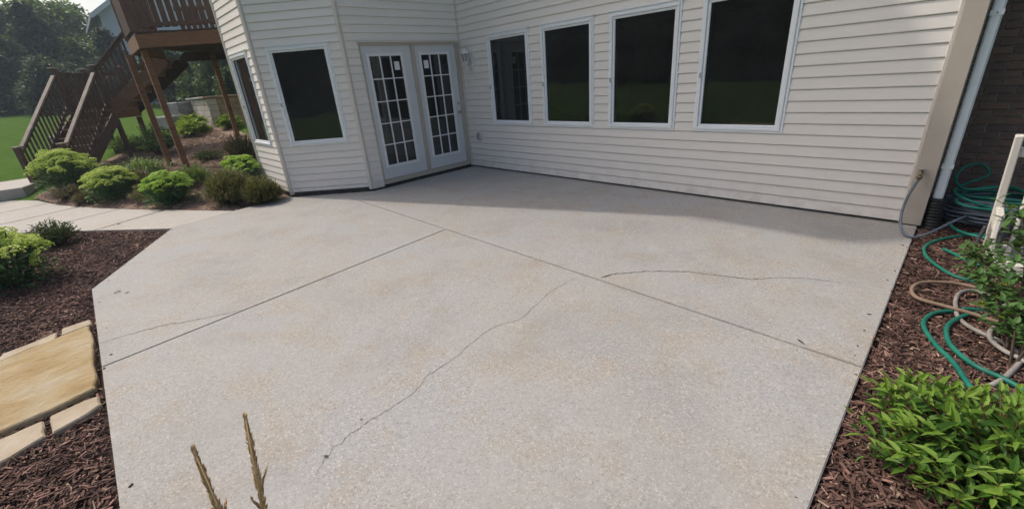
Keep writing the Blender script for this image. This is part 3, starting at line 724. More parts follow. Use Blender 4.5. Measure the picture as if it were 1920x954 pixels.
for y in (0, .9): railing(stairs, Vector(fL(.07, y, 0)), Vector(fL(1.85, y, 0)), LZ+.12, LZ+.86, .17, .93, sp=.118, bwid=.035)
railing(stairs, Vector(fL(-.90, 0, 0)), Vector(fL(-.06, 0, 0)), LZ+.1, 2.54, sp=.1, bwid=.045, cap='deck_dark', capw=.06)
railing(stairs, Vector(fL(-.95, .05, 0)), Vector(fL(-.95, .85, 0)), LZ+.1, 2.54, sp=.1, bwid=.045, cap='deck_dark', capw=.06)
fU = fr2(PR, dn, dd*-1)         # upper flight: x towards the deck, y away from camera
NU = 7; ru = (DZ-LZ)/NU; rn = 1.7/NU
for i in range(NU-1):
    z = LZ+(i+1)*ru; x = .1+i*rn
    sp_(MB().box(x-.05, x+rn-.003, .02, .95, z-.04, z, fU), 'tread', 'tread_wood', .004)
    sp_(MB().box(x-.018, x, .02, .95, z-ru+.001, z-.041, fU), 'riser', 'deck_wood')
for y in (.0, .97): stringer(fU, .05, 1.72, LZ+.16, DZ-.04, y, 'deck_wood' if y == 0 else 'deck_shaded', .34)
railing(stairs, Vector(fU(.06, 0, 0)), Vector(fU(1.65, 0, 0)), LZ+.24, LZ+.98, DZ+.05, 3.88, sp=.12, bwid=.035, cap='deck_dark', capw=.08)

# ------------------------------------------------------------------ retaining wall and stones
rw = thing('retaining_wall', 'stacked block retaining wall beyond the deck posts', 'wall', (-10.4, -2.3, 0))
zb = height(-10.4, -2.3)-.05
for r_ in range(5):
    z = zb+r_*.19; off = .2 if r_ % 2 else 0
    x = -10.4
    for k in range(7):
        L = .42 if k or not off else .24
        MB().box(x-L+.006, x, -2.3, -2.0, z, z+.183).build('block', 'block_lit', None) if False else local(rw, MB().box(x-L+.008, x, -2.3+random.uniform(0, .02), -2.0, z, z+.182)).build('block', 'block_lit', rw, bevel=.012)
        x -= L
    y = -1.99
    for k in range(8):
        L = .42 if k or off else .24
        local(rw, MB().box(-10.7, -10.4+random.uniform(-.02, 0), y, y+L-.008, z, z+.182)).build('block', 'block_shaded', rw, bevel=.012)
        y += L
local(rw, MB().box(-10.75, -10.36, -2.36, 1.45, zb+.955, zb+1.02)).build('cap_stone', 'block_shaded', rw, bevel=.012)
local(rw, MB().box(-13.4, -10.76, -2.36, -1.95, zb+.955, zb+1.02)).build('cap_stone', 'stone_grey', rw, bevel=.012)
for i, (x, y, sx, sy, sz, lab) in enumerate(((-12.2, -3.2, .9, .45, .42, 'grey stone step block left of the pale retaining wall'), (-13.2, -2.7, .9, .5, .75, 'grey stone step block behind the lower step block'), (-13.0, -5.2, .8, .4, .3, 'low grey edging stone behind the landing posts'), (-14.1, -5.9, 1.3, .35, .2, 'flat pale edging stone on the lawn behind the stairs'))):
    mb = MB().box(-sx/2, sx/2, -sy/2, sy/2, 0, sz); o = mb.build('stone_block', 'stone_grey', None, bevel=.03, label=lab, cat='stone'); o.location = (x, y, height(x, y)-.03); o.rotation_euler.z = .4

# ------------------------------------------------------------------ hoses and hose cart
def hose(name, pts, r, mat, label, z=.004, n=8):
    P = []
    for q in pts:
        zz = q[2] if len(q) > 2 else height(q[0], q[1])+.036+z+r
        P.append((q[0], q[1], zz))
    return MB().tube(spline(P, n), r, 10).build(name, mat, None, True, label=label, cat='hose', group=None)
HR = .0125
hose('garden_hose', [(6.705, -.112, .475), (6.69, -.13, .42), (6.665, -.16, .30), (6.662, -.24, .15), (6.70, -.36, .045), (6.77, -.43, .015), (6.83, -.39, .02), (6.90, -.28, .04), (6.98, -.10, .07), (7.07, .10, .10), (7.19, .32, .13), (7.4, .5, .12)], .0115, 'hose_blue', 'blue grey hose hanging in a loop from the brass faucet')
hose('garden_hose', [(7.28, -.02), (7.19, -.01), (7.09, -.136), (6.992, -.284), (6.915, -.464), (6.886, -.651), (6.918, -.857), (6.998, -1.035), (7.09, -1.16), (7.2, -1.2)], HR, 'hose_green', 'dull green hose arcing over mulch between the patio corner and the cart')
hose('garden_hose', [(7.0, -.57), (7.06, -.64), (7.13, -.73), (7.2, -.813), (7.32, -.82), (7.45, -.76)], HR, 'hose_green', 'short bright green hose end beside the cart foot')
hose('garden_hose', [(7.208, -1.36), (7.1, -1.362), (6.963, -1.443), (6.901, -1.543), (6.888, -1.657), (6.913, -1.757), (6.973, -1.795), (7.066, -1.805), (7.179, -1.821), (7.285, -1.852), (7.373, -1.874), (7.56, -1.91)], HR, 'hose_tan', 'tan garden hose in a flat loop closest to the patio edge', .024)
hose('garden_hose', [(7.6, -1.80), (7.487, -1.699), (7.412, -1.579), (7.337, -1.505), (7.263, -1.407), (7.185, -1.381), (7.131, -1.472), (7.115, -1.617), (7.120, -1.74), (7.134, -1.873), (7.177, -1.969), (7.242, -2.031), (7.308, -2.073), (7.365, -2.129), (7.391, -2.205), (7.391, -2.267), (7.363, -2.38), (7.323, -2.516), (7.28, -2.62)], HR, 'hose_grey', 'long light grey garden hose looping over the mulch')
hose('garden_hose', [(7.42, -2.31), (7.376, -2.265), (7.327, -2.226), (7.281, -2.143), (7.27, -2.046), (7.292, -1.946), (7.349, -1.878), (7.43, -1.86), (7.6, -1.9)], HR, 'hose_grey', 'short tight loop of light grey hose at the shrub stem', .022)
hose('garden_hose', [(7.116, -1.80), (7.063, -1.852), (7.016, -1.931), (6.987, -2.06), (7.001, -2.187), (7.059, -2.344), (7.132, -2.481), (7.178, -2.609), (7.22, -2.736), (7.265, -2.873)], .0135, 'hose_green', 'dark green hose bend nearest the patio above the leafy shrub', .002)
hose('garden_hose', [(7.214, -1.776), (7.165, -1.85), (7.12, -1.96), (7.095, -2.06), (7.093, -2.173), (7.114, -2.3), (7.173, -2.416), (7.236, -2.486), (7.323, -2.527), (7.4, -2.598), (7.5, -2.74)], .0135, 'hose_green', 'green hose curving right inside the other green bend', .010)
hose('garden_hose', [(7.151, -1.72), (7.245, -1.666), (7.323, -1.67), (7.378, -1.77), (7.437, -1.93)], HR, 'hose_green', 'short dark green hose arc inside the grey hose loop', -.004)
# coils against the brick wall
def coil(cx, cy, z0, turns, rx, ry, r, mat, label, dz=.03, jit=.03, seed=1):
    rr = random.Random(seed); P = []
    for i in range(turns*10+1):
        a = i*math.pi/5; j = 1+rr.gauss(0, jit)
        P.append((cx+rx*j*math.cos(a), cy+ry*j*math.sin(a), z0+dz*i/10+rr.uniform(0, .012)))
    return MB().tube(spline(P, 5), r, 8).build('coiled_hose', mat, None, True, label=label, cat='hose')
coil(7.30, .36, .02, 10, .34, .22, .0125, 'hose_blue', 'slate blue hose coiled in a heap against the brick wall', .022, .09, 3)
coil(7.36, .40, .16, 4, .30, .19, .0125, 'hose_green', 'green hose coiled low in the heap against the brick wall', .03, .12, 5)
P = [(7.55, .35, .10), (7.3, .12, .20), (7.08, .10, .27), (6.97, .22, .31), (7.02, .36, .36), (7.16, .48, .44), (7.10, .56, .52), (6.99, .5, .5), (6.95, .38, .40), (7.03, .25, .34), (7.2, .28, .36), (7.32, .42, .36), (7.5, .45, .27), (7.7, .3, .22), (7.6, .12, .2), (7.36, .05, .22), (7.12, .0, .235), (7.0, .12, .25), (7.06, .36, .3), (7.25, .5, .33), (7.5, .52, .28), (7.75, .5, .2)]
MB().tube(spline(P, 7), .0125, 8).build('coiled_hose', 'hose_green', None, True, label='bright green hose tangled on top of the blue heap by the bricks', cat='hose')
hose('garden_hose', [(6.99, .08, .05), (7.05, -.05, .03), (7.12, -.14, .03), (7.2, -.2, .035), (7.32, -.26, .04)], HR, 'hose_green', 'thin pale green hose end between the drain pipe and the cart')

def cart():
    t = thing('hose_cart', 'cream plastic hose reel cart with a tall handle frame behind the thin shrub', 'hose cart', (7.45, -.62, -.03))
    def P(mb, n, m='cream_plastic', b=.006): return local(t, mb).build(n, m, t, bevel=b)
    for x in (7.235, 7.665):
        P(MB().bar((x, -.50, .16), (x-.04 if x < 7.4 else x+.04, -.56, .955), .045, .075, (0, 1, 0)), 'handle_upright')
        P(MB().bar((x+.01, -.90, -.03), (x-.005, -.78, .40), .03, .085, (0, 1, 0)), 'side_leg')
        P(MB().box(x-.022, x+.022, -.80, -.42, .28, .40), 'side_panel')
        P(MB().bar((x+.015, -.30, -.03), (x, -.42, .30), .03, .07, (0, 1, 0)), 'side_leg')
    P(MB().bar((7.218, -.565, .975), (7.69, -.565, .975), .06, .045), 'handle_bar')
    P(MB().bar((7.205, -.545, .83), (7.70, -.545, .83), .035, .075), 'cross_bar')
    P(MB().box(7.25, 7.66, -.96, -.87, .0, .085), 'front_tray'); P(MB().box(7.255, 7.655, -.868, -.35, .02, .05), 'base_tray')
    P(MB().bar((7.345, -.73, .07), (7.33, -.66, .66), .025, .04, (0, 1, 0)), 'spare_handle')
    for z in (.17, .2): P(MB().box(7.226, 7.24, -.878+.02*(z > .18), -.873+.02*(z > .18), z, z+.012), 'bolt_hole', 'gap_dark', 0)
    mb = MB().lathe([(.17, 0), (.17, .02), (.05, .025), (.05, .30), (.17, .305), (.17, .325)], seg=18); mb.v = [(7.285+z, -.60+x, .23+y) for x, y, z in mb.v]
    local(t, mb).build('reel', 'slate_plastic', t)
    P(MB().bar((7.17, -.62, .06), (7.19, -.60, .25), .02, .06, (0, 1, 0)), 'side_guard', 'slate_plastic')
cart()

# ------------------------------------------------------------------ plants
def rvec(): 
    v = rng.normal(size=3); return Vector(v/np.linalg.norm(v))
def head_mesh(name, mat, n=84):
    mb = MB()
    for i in range(n):
        a = random.uniform(0, 6.283); q = math.sqrt(random.random()); z = .62*math.sqrt(max(0, 1-q*q))+random.gauss(0, .04)
        c = Vector((q*math.cos(a), q*math.sin(a), z)); nn = Vector((c.x*.7, c.y*.7, z+.35)).normalized(); s = random.uniform(.11, .2)
        d = nn.orthogonal().normalized(); d.rotate(Matrix.Rotation(random.uniform(0, 6), 3, nn)); e = nn.cross(d)
        tp = c+nn*s*.6
        mb.add([tuple(c+d*s), tuple(c+e*s), tuple(c-d*s), tuple(c-e*s), tuple(tp)], [(0, 1, 4), (1, 2, 4), (2, 3, 4), (3, 0, 4)])
    me = mb.mesh(name); me.materials.append(MATS[mat]); return me
HEADS = [head_mesh('flower_head', 'sedum_head') for _ in range(3)]; HEADS_B = [head_mesh('flower_head', 'sedum_bright') for _ in range(3)]
def sedum(x, y, rx, ry, h, n, label, bright=False, hs=.085):
    z0 = height(x, y)
    t = thing('sedum_plant', label, 'plant', (x, y, z0), 'green sedum clumps')
    mb = MB(); heads = []
    for i in range(n):
        a = i*2.39996+random.uniform(-.2, .2); q = math.sqrt((i+.5)/n)
        top = Vector((rx*q*math.cos(a), ry*q*math.sin(a), h*(1-.42*q**2.4)*random.uniform(.88, 1.06)))
        base = Vector((top.x*.35, top.y*.35, 0))
        mb.tube([tuple(base), tuple(base.lerp(top, .55)+Vector((0, 0, h*.07))), tuple(top)], .006, 4, False)
        heads.append(top)
        for k in range(24):
            f = random.uniform(.12, .97); p = base.lerp(top, f); aa = random.uniform(0, 6.283)
            mb.leaf(p, (math.cos(aa), math.sin(aa), random.uniform(.0, .7)), random.uniform(.06, .10), random.uniform(.03, .045))
    for k in range(int(n*7)):
        a = random.uniform(0, 6.283); q = random.uniform(.55, .98); zz = random.uniform(.03, .62)*h
        p = Vector((rx*q*math.cos(a), ry*q*math.sin(a), zz)); mb.leaf(p, (math.cos(a), math.sin(a), random.uniform(-.2, .6)), .08, .04)
    mb.build('foliage', 'sedum_leaf', t)
    for top in heads:
        s = hs*random.uniform(.75, 1.25)
        o = link('flower_head', random.choice(HEADS_B if bright else HEADS), t); o.location = top; o.scale = (s, s, s*.8)
        o.rotation_euler = (random.gauss(0, .25)+top.y*.5, random.gauss(0, .25)-top.x*.5, random.uniform(0, 6))
sedum(-6.25, -5.98, .62, .52, 0.80, 70, 'large round sedum with pale green heads nearest the foot of the stairs', hs=.1)
sedum(-4.25, -5.40, .45, .40, 0.56, 48, 'mid sized pale green sedum between two other sedums by the walkway')
sedum(-2.62, -4.72, .38, .36, 0.52, 52, 'bright yellow green sedum beside the olive heath shrub', True)
sedum(.12, -6.55, .40, .40, 0.60, 38, 'sedum with big pale heads standing in the mulch left of the patio', hs=.1)
sedum(-2.75, -3.5, .6, .3, .44, 36, 'low bright sedum behind the olive shrub against the bay', True)
def heath(x, y, rx, ry, h, n, mat, label, name='heath_shrub', L=(.05, .11)):
    z0 = height(x, y); t = thing(name, label, 'shrub', (x, y, z0), 'low fine leaved shrubs')
    mb = MB(); st = MB()
    for i in range(n):
        a = random.uniform(0, 6.283); q = math.sqrt(random.random())
        top = Vector((rx*q*math.cos(a), ry*q*math.sin(a), h*math.sqrt(max(.04, 1-q*q*.85))*random.uniform(.7, 1.1)))
        base = Vector((top.x*.3, top.y*.3, 0))
        st.tube([tuple(base), tuple(top)], .0025, 3, False)
        for k in range(26):
            f = random.uniform(.3, 1.0); p = base.lerp(top, f); d = (top-base).normalized()*1.0+rvec()*.75
            mb.leaf(p, d, random.uniform(*L), random.uniform(.007, .014), fold=.1)
    mb.build('foliage', mat, t); st.build('stems', 'bark', t)
heath(-1.75, -3.98, .58, .42, .55, 520, 'heath', 'olive brown heath shrub beside the bright sedum')
heath(-1.16, -3.66, .44, .32, .44, 420, 'heath', 'dark olive heath shrub hard against the bay corner')
heath(-5.25, -6.02, .34, .26, .24, 110, 'dry_plant', 'dried brown low plant below the largest sedum', 'dry_plant')
heath(-4.62, -5.82, .36, .22, .17, 100, 'dry_plant', 'dried brown plant spilling on the walkway beside the mid sedum', 'dry_plant')
heath(-4.45, -5.0, .45, .35, .40, 150, 'heath_red', 'loose yellowish plant between the mid sedum and the bright sedum', 'bedding_plant')
heath(-4.5, -3.05, .5, .35, .62, 150, 'heath_red', 'wispy reddish plant on the slope beside the bay left wall', 'bedding_plant')
heath(-3.45, -5.0, .40, .25, .26, 110, 'heath_red', 'low reddish green ground plant at the walkway edge', 'bedding_plant')
heath(-5.3, -5.35, .5, .35, .45, 150, 'daylily', 'loose pale green plant behind the two left sedums', 'bedding_plant')
heath(-3.5, -4.2, .5, .35, .38, 130, 'daylily', 'loose pale green plant behind the bright sedum', 'bedding_plant')
def shrub(x, y, rx, ry, h, n, mat, label, L=.06, W=.03, name='shrub', cat='shrub', group=None, twig='twig', lift=.5, flowers=0):
    z0 = height(x, y); t = thing(name, label, cat, (x, y, z0), group)
    mb = MB(); st = MB(); yg = MB() if mat == 'weigela' else None
    for i in range(n):
        a = random.uniform(0, 6.283); q = math.sqrt(random.random()); el = random.uniform(.1, 1)
        top = Vector((rx*q*math.cos(a), ry*q*math.sin(a), h*(1-.5*q*q)*random.uniform(.45, 1.05)))
        base = Vector((top.x*.15, top.y*.15, 0)); midp = base.lerp(top, .5)+Vector((0, 0, h*.12))
        st.tube([tuple(base), tuple(midp), tuple(top)], [.004, .003, .002], 4, False)
        for k in range(9):
            f = 1-(k/9)**1.3*.75; p = midp.lerp(top, (f-.5)*2) if f > .5 else base.lerp(midp, f*2)
            aa = k*2.4+a; s = random.uniform(.7, 1.25)*(.75 if k < 2 else 1)
            (yg if yg and k < 3 and top.z > h*.4 else mb).leaf6(p, Vector((math.cos(aa), math.sin(aa), random.uniform(-.45, lift*2.2)))+(top-base).normalized()*random.uniform(.1, .6), L*s, W*s, u=(random.gauss(0, .35), random.gauss(0, .35), 1), fold=random.uniform(.1, .4), droop=random.uniform(0, .3))
    mb.build('foliage', mat, t); st.build('stems', twig, t)
    if yg: yg.build('young_leaves', 'weigela_young', t)
    if flowers:
        fm_ = MB()
        for i in range(flowers):
            p = Vector((random.uniform(-rx, rx), random.uniform(-ry, ry), h*random.uniform(.5, 1.0))); fm_.leaf(p, rvec(), .03, .03)
        fm_.build('flowers', 'pale_flower', t)
    return t
shrub(7.30, -3.31, .48, .50, .34, 260, 'weigela', 'bright green pointed leaf shrub in the mulch beside the patio edge', .076, .029, 'leafy_shrub')
shrub(-1.45, -6.22, .34, .30, .40, 150, 'shrub_dark', 'small dark green shrub behind the left bed sedum', .05, .02, 'dwarf_shrub')
shrub(3.86, -6.56, .18, .16, .26, 60, 'shrub_dark', 'dark green shrub tip beside the flagstones at the left edge', .045, .016, 'dwarf_shrub')
shrub(-10.7, -2.85, .5, .4, .46, 70, 'hosta', 'yellow green hosta below the sunlit end of the block wall', .22, .11, 'hosta', 'plant', lift=.4)
shrub(-9.9, -3.0, .48, .4, .40, 80, 'hosta', 'yellow green hosta in front of the other hosta on the mulch slope', .22, .11, 'hosta', 'plant', lift=.4)
shrub(-9.7, -2.0, .4, .3, .4, 50, 'hosta', 'hosta growing against the shaded block wall by the far deck post', .2, .1, 'hosta', 'plant', lift=.4)
shrub(-7.7, -4.15, .6, .5, .85, 150, 'thin_leaf', 'tall flowering shrub behind the front deck posts', .09, .05, 'flowering_shrub', flowers=70)
shrub(-9.9, -4.7, .7, .45, .42, 110, 'daylily', 'pale green perennial below the landing of the stairs', .1, .05, 'bedding_plant', 'plant')
shrub(-9.2, -4.35, .45, .35, .40, 80, 'shrub_dark', 'dark low shrub between the landing posts and the flowering shrub', .07, .03, 'dwarf_shrub', flowers=25)
shrub(-6.7, -5.5, .3, .25, .28, 50, 'shrub_dark', 'dark low shrub beneath the lower stair flight', .07, .03, 'dwarf_shrub', flowers=30)
shrub(-5.75, -3.5, .55, .35, .24, 120, 'shrub_dark', 'dark low foliage standing in for the deck shadow on the slope', .05, .025, 'shade_shrub')  # dark foliage painting the deck's shadow on the mulch
def blades(x, y, r, L, n, mat, label, wd=.02, name='daylily_clump', cat='plant'):
    z0 = height(x, y); t = thing(name, label, cat, (x, y, z0)); mb = MB()
    for i in range(n):
        a = random.uniform(0, 6.283); b = Vector((random.gauss(0, r*.25), random.gauss(0, r*.25), 0)); l = L*random.uniform(.6, 1.1); out = random.uniform(.35, 1)
        P = [b+Vector((math.cos(a)*out*l*.75*f, math.sin(a)*out*l*.75*f, l*(f*1.15-f*f*(.35+.75*out)))) for f in (0, .3, .6, .85, 1)]
        sd = Vector((-math.sin(a), math.cos(a), 0)); base = len(mb.v)
        for j, p in enumerate(P):
            ww = wd*(1, 1, .8, .5, .05)[j]; mb.v += [tuple(p+sd*ww/2), tuple(p-sd*ww/2)]
            if j: k = base+2*j; mb.f.append((k-2, k-1, k+1, k))
    mb.build('leaves', mat, t); return t
blades(-5.6, -4.75, .6, .85, 260, 'daylily', 'arching grassy daylily clump behind the sedums', .022)
blades(-6.3, -4.75, .4, .6, 120, 'daylily', 'arching grassy clump closest to the stair stringer', .02)
# thin leafy shrub at the right edge
def thin_shrub():
    x, y = 7.36, -2.30; z0 = height(x, y); t = thing('leafy_sapling', 'thin open shrub with small oval leaves in front of the hose cart', 'shrub', (x, y, z0))
    st = MB(); mb = MB(); ye = MB()
    trunks = [[(0, 0, 0), (-.03, .12, .25), (-.06, .32, .50), (-.12, .52, .72)], [(.02, .03, 0), (.03, .2, .3), (.03, .45, .55), (.05, .7, .75)], [(0, -.02, 0), (.06, .1, .25), (.12, .3, .45), (.2, .5, .6)], [(-.01, .05, .02), (-.09, .25, .22), (-.17, .5, .36), (-.23, .68, .42)], [(0, .03, 0), (-.04, .3, .16), (-.14, .55, .25), (-.2, .75, .33)]]
    for tr in trunks:
        P = spline(tr, 6); st.tube([tuple(p) for p in P], [.007*(1-.6*i/len(P)) for i in range(len(P))], 6)
        for i in range(4, len(P)):
            for k in range(3):
                a = random.uniform(0, 6.283); L = random.uniform(.06, .17); d = Vector((math.cos(a), math.sin(a), random.uniform(-.05, .7))).normalized(); e = P[i]+d*L
                st.tube([tuple(P[i]), tuple(e)], .0018, 3, False)
                for j in range(5):
                    q = P[i].lerp(e, .3+.7*j/4); aa = j*2.4+a
                    (ye if random.random() < .02 else mb).leaf6(q, Vector((math.cos(aa), math.sin(aa), random.uniform(0, .7)))+d*.5, random.uniform(.042, .068), random.uniform(.026, .038), fold=.12)
    st.build('stems', 'bark', t); mb.build('foliage', 'thin_leaf', t)
    if ye.v: ye.build('yellow_leaves', 'yellow_leaf', t)
thin_shrub()
# ornamental grass with two seed heads close to the camera
def seed_grass():
    b = Vector((6.33, -5.62, height(6.33, -5.62))); t = thing('ornamental_grass', 'two dry brown grass seed heads rising in the foreground', 'grass', tuple(b))
    for tip, low in (((6.124, -5.472, 1.137), (6.216, -5.501, 1.021)), ((6.129, -5.550, 1.129), (6.191, -5.552, 1.049))):
        tip, low = Vector(tip), Vector(low); d = (tip-low).normalized(); L = .175; r0 = tip-d*L; mb = MB()
        P = spline([tuple(b), tuple(b.lerp(r0, .5)+Vector((.03, 0, .06))), tuple(r0), tuple(tip)], 6)
        local(t, MB().tube([tuple(p) for p in P], .0016, 5)).build('stem', 'seed', t)
        for i in range(800):
            f = random.random()**.8; rad = .0050*(1-f)**.55*(.75+.25*math.sin(f*19))*random.uniform(.2, 1.15)+.0006; v = rvec(); v = (v-d*v.dot(d)).normalized()
            p = r0+d*L*f+v*rad; mb.leaf(p, d+v*random.uniform(.03, .42), random.uniform(.005, .011), random.uniform(.0016, .0028), fold=.1)
        for i in range(3):
            f = random.uniform(0, .35); v = rvec(); v = (v-d*v.dot(d)).normalized(); q0 = r0+d*L*f
            for k in range(40):
                g = random.random(); p = q0+(d*.9+v*.45)*.03*g+rvec()*.0015; mb.leaf(p, d+v*.5, .008, .0022)
        local(t, mb).build('seed_head', 'seed', t)
seed_grass()
# fallen twigs and debris on the patio
for (x, y, L, a, lab) in ((5.051, -5.184, .035, .9, 'tiny dark twig on the patio beside the long crack near the camera'), (4.958, -4.943, .022, .9, 'tiny dark twig on the patio farther along the long crack'), (6.496, -2.80, .07, 2.6, 'small clump of dark debris lying in the patio joint'), (1.48, -5.754, .07, .4, 'dead leaf on the patio corner by the mulch'), (1.62, -5.70, .05, 1.9, 'small dead leaf fragment beside the larger one on the patio corner'), (-1.9, -5.55, .09, .5, 'dry leaf lying on the pale walkway')):
    mb = MB()
    for k in range(4): mb.leaf((random.gauss(0, L*.12), random.gauss(0, L*.06), .003), (math.cos(a+random.gauss(0, .2)), math.sin(a+random.gauss(0, .2)), .03), L*random.uniform(.6, 1), L*.13, fold=.2, droop=.02)
    o = mb.build('leaf_debris', 'bark', None, label=lab, cat='debris'); o.location = (x, y, .001)

# ------------------------------------------------------------------ lawn blades near the stairs
mb = MB(); k = 0
while k < 0:
    x = random.uniform(-22, -5.5); y = random.uniform(-12, -3.5)
    if inside(HILL, x, y) or (x > -8.3 and y > -8.2): continue
    k += 1; z = height(x, y)-.025; h = random.uniform(.04, .09); a = random.uniform(0, 6.28); wd = .012
    mb.add([(x-wd*math.cos(a), y-wd*math.sin(a), z), (x+wd*math.cos(a), y+wd*math.sin(a), z), (x+random.gauss(0, .02), y+random.gauss(0, .02), z+h)], [(0, 1, 2)])
k = 0
while k < 2500:
    x = random.uniform(-4.5, 1); y = random.uniform(-9.5, -6.9)
    if inside(LEFTBED, x, y): continue
    k += 1; z = height(x, y)-.025; h = random.uniform(.04, .09); a = random.uniform(0, 6.28); wd = .008
    mb.add([(x-wd*math.cos(a), y-wd*math.sin(a), z), (x+wd*math.cos(a), y+wd*math.sin(a), z), (x+random.gauss(0, .02), y+random.gauss(0, .02), z+h)], [(0, 1, 2)])
mb.build('lawn_grass', 'grass', kind='stuff', label='short mown lawn grass beyond the beds', cat='grass')

# ------------------------------------------------------------------ trees
def crown(kind, h, r, n, leaf, seed):
    rr = random.Random(seed); mb = MB(); limbs = MB()
    clumps = []
    nc = {'conifer': 90, 'bushy': 60}.get(kind, 52)
    for i in range(nc):
        if kind == 'conifer':
            f = rr.random()**.9; z = h*(.05+.93*f); rad = r*(1-f)**.62*rr.uniform(.35, 1.05); cr = (.34*r*(1-f*.6), .13*h*.5)
        elif kind == 'bushy':
            u = rr.random(); z = h*(.06+.88*u); rad = r*math.sqrt(max(.04, 1-u**2.2))*rr.uniform(.25, 1.0); cr = (.36*r, .3*r)
        else:
            u = rr.uniform(-.55, 1); z = h*(.52+.44*u*.98); rad = r*math.sqrt(max(.05, 1-u*u*.9))*rr.uniform(.3, 1.0); cr = (.33*r, .26*r)
        a = rr.uniform(0, 6.283); c = Vector((rad*math.cos(a), rad*math.sin(a), z)); clumps.append((c, cr))
        limbs.tube([(0, 0, max(.2, z-rad*.5)), tuple(c*.55+Vector((0, 0, z*.45-.05*rad))), tuple(c)], [.05*r*.5, .03*r*.5, .01], 4, False)
    per = n//nc
    for c, cr in clumps:
        for k in range(per):
            v = Vector((rr.gauss(0, 1), rr.gauss(0, 1), rr.gauss(0, 1))).normalized()*rr.random()**.4
            p = c+Vector((v.x*cr[0], v.y*cr[0], v.z*cr[1]))
            if kind == 'conifer': d = Vector((p.x, p.y, 0)).normalized()*1.0+Vector((rr.gauss(0, .6), rr.gauss(0, .6), rr.gauss(-.15, .35)))
            else: d = Vector((rr.gauss(0, 1), rr.gauss(0, 1), rr.gauss(0, .7)))
            s = leaf*rr.uniform(.6, 1.4); mb.leaf(p, d, s, s*(.4 if kind == 'conifer' else .6), fold=.15)
    limbs.tube([(0, 0, -.3), (.02*r, 0, h*.3), (0, .03*r, h*.65), (0, 0, h*.93)], [.09*r*.9, .07*r*.9, .04*r*.9, .012], 7)
    return mb.mesh('crown'), limbs.mesh('trunk')
TREES = {'conifer': [crown('conifer', 9, 2.9, 11000, .44, s) for s in (1, 2)], 'leafy': [crown('leafy', 8, 2.9, 10000, .34, s) for s in (3, 4)], 'bushy': [crown('bushy', 6, 3.2, 9000, .42, s) for s in (5, 6)]}
mats = {}
def tree(x, y, kind, v, s, mat, label, group, rot=None):
    cm, tm = TREES[kind][v]
    key = (kind, v, mat)
    if key not in mats:
        c2 = cm.copy(); c2.materials.clear(); c2.materials.append(MATS[mat]); t2 = tm.copy(); t2.materials.clear(); t2.materials.append(MATS['bark']); mats[key] = (c2, t2)
    c2, t2 = mats[key]
    t = thing({'conifer': 'pine_tree', 'bushy': 'bushy_tree'}.get(kind, 'leafy_tree'), label, 'tree', (x, y, height(x, y)), group)
    t.scale = (s, s, s); t.rotation_euler.z = random.uniform(0, 6.28) if rot is None else rot
    link('crown', c2, t); link('trunk', t2, t)
g1 = 'trees beyond the lawn'
for x, y, k, v, s, m, lab in (
    (-37, -14.2, 'bushy', 0, .74, 'conifer', 'dark bushy tree out past the left picture edge'),
    (-39, -11.8, 'conifer', 0, .56, 'conifer', 'dark pine at the far left edge beyond the lawn'),
    (-36.5, -10.2, 'bushy', 1, .74, 'conifer', 'dark bushy tree at the far left foot of the pines'),
    (-41, -9.4, 'conifer', 1, .64, 'conifer', 'dark bluish pine second from the left beyond the lawn'),
    (-36, -7.9, 'bushy', 0, .72, 'conifer', 'dense dark low tree right behind the stair foot railing'),
    (-42, -7.0, 'conifer', 0, .73, 'conifer', 'tall dark pine left of the bright leafy tree'),
    (-45, -5.4, 'leafy', 1, .93, 'tree_bright', 'pale green leafy tree with the brightest crown top'),
    (-37, -5.6, 'conifer', 1, .70, 'conifer', 'dark pine in front of the bright leafy tree'),
    (-46, -3.2, 'leafy', 0, .95, 'tree_bright', 'pale green leafy tree left of the blue neighbouring house'),
    (-36.5, -3.6, 'bushy', 1, .72, 'tree_leaf', 'mid green tree in front of the neighbouring house corner'),
    (-31, -2.6, 'conifer', 0, .50, 'conifer', 'dark pine before the neighbouring house wall'),
    (-31, -5.6, 'bushy', 1, .5, 'conifer', 'dark rounded tree low behind the landing railing'),
    (-27, -.6, 'bushy', 1, .55, 'tree_leaf', 'mid green tree behind the stair landing posts'),
    (-24, 1.4, 'bushy', 0, .62, 'tree_leaf', 'green tree behind the upper stair flight'),
    (-15.5, .2, 'bushy', 1, .34, 'shrub_dark', 'dark bushy tree above the block wall seen under the deck'),
    (-13.6, 1.6, 'bushy', 0, .42, 'tree_bright', 'bright green bushy tree above the retaining wall'),
    (-21, 5.2, 'leafy', 1, .9, 'tree_leaf', 'broad green tree behind the deck railing')):
    tree(x, y, k, v, s, m, lab, g1)
# trees on the open side of the garden, mirrored in the window glass
for i in range(30):
    row = i % 2; x = -30+i*2.4+random.uniform(-1, 1); y = -31-6*row+random.uniform(-2, 2)-abs(x-4)*.12
    k = 'bushy' if row == 0 else ('conifer' if i % 3 else 'leafy')
    tree(x, y, k, i % 2, random.uniform(.8, 1.1) if row == 0 else random.uniform(1.3, 1.7), ('tree_leaf', 'tree_bright', 'conifer', 'tree_leaf')[i % 4], 'tree of the garden edge mirrored darkly in the window glass', 'trees mirrored in the windows')

for i in range(12):  # bushes added out of view to soften the mirrored lawn edge
    x = -24+i*4.6+random.uniform(-1.5, 1.5)
    tree(x, -27.5+random.uniform(-1.5, 1), 'bushy', i % 2, random.uniform(.22, .42), ('tree_leaf', 'tree_bright')[i % 2], 'low unseen bush added to soften the lawn edge mirrored in the glass', 'bushes mirrored in the windows')

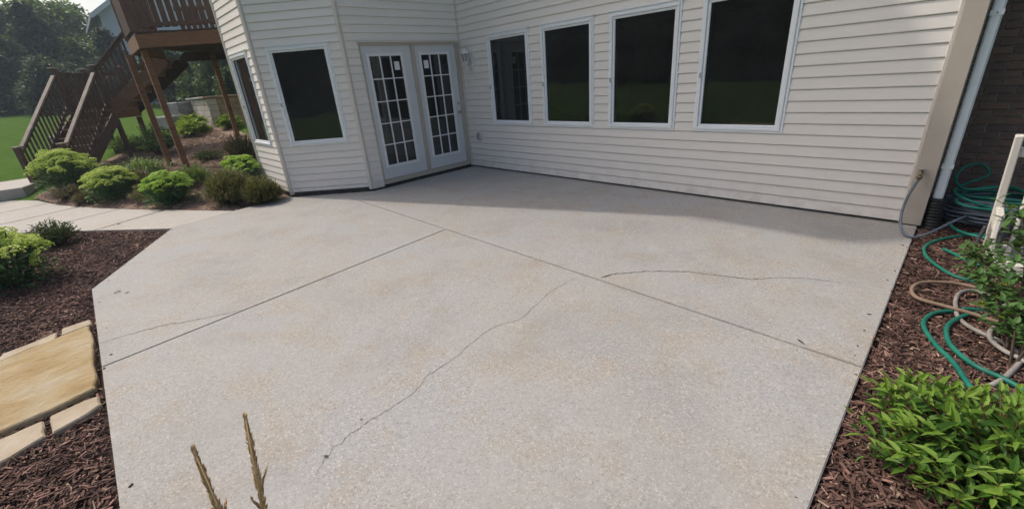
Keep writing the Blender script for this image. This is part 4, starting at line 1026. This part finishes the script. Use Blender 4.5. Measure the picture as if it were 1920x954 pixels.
# ------------------------------------------------------------------ neighbouring house
nh = thing('neighbour_house', 'pale blue neighbouring house with a white eave behind the trees', 'house', (-38, 2, .9))
def N(mb, n, m, p=None): return local(nh, mb).build(n, m, p or nh)
y0, y1, ze = -2.15, 6.2, 7.35
wl = N(MB().box(-42, -34, y0, y1, .7, ze), 'wall', 'neigh_wall')
yr = (y0+y1)/2; zr = ze+.72*(yr-y0)
N(MB().add([(-34, y0, ze), (-34, y1, ze), (-34, yr, zr), (-42, y0, ze), (-42, y1, ze), (-42, yr, zr)], [(0, 1, 2), (5, 4, 3)]), 'gable', 'neigh_wall')
sl_ = .72
for sgn, ya in ((1, y0), (-1, y1)):
    ye = ya-sgn*.5; z_e = ze-.5*sl_
    N(MB().add([(-33.4, ye, z_e), (-33.4, yr, zr+.0), (-42.5, yr, zr), (-42.5, ye, z_e), (-33.4, ye, z_e+.22), (-33.4, yr, zr+.22), (-42.5, yr, zr+.22), (-42.5, ye, z_e+.22)], [(0, 1, 2, 3), (7, 6, 5, 4), (0, 4, 5, 1), (1, 5, 6, 2), (2, 6, 7, 3), (3, 7, 4, 0)]), 'roof_slope', 'neigh_roof')
    N(MB().bar((-33.38, ye, z_e+.08), (-33.38, yr, zr+.08), .05, .24), 'barge_board', 'neigh_trim')
for yy in (.6, 3.4): 
    wn = N(MB().box(-33.99, -33.95, yy, yy+1.1, 5.0, 6.5), 'window', 'neigh_trim'); N(MB().box(-33.949, -33.94, yy+.1, yy+1.0, 5.1, 6.4), 'pane', 'slate_plastic', wn)

# ------------------------------------------------------------------ haze
m = bpy.data.materials.new('haze'); m.use_nodes = True; nt = m.node_tree
nt.nodes.remove(nt.nodes['Principled BSDF']); pv = nt.nodes.new('ShaderNodeVolumePrincipled')
pv.inputs['Color'].default_value = (.70, .86, 1, 1); pv.inputs['Density'].default_value = .0016; pv.inputs['Anisotropy'].default_value = .3
nt.links.new(pv.outputs[0], nt.nodes['Material Output'].inputs['Volume']); MATS['haze'] = m
MB().box(-152, 152, -152, 152, -1.6, 17).build('haze', 'haze', kind='stuff')
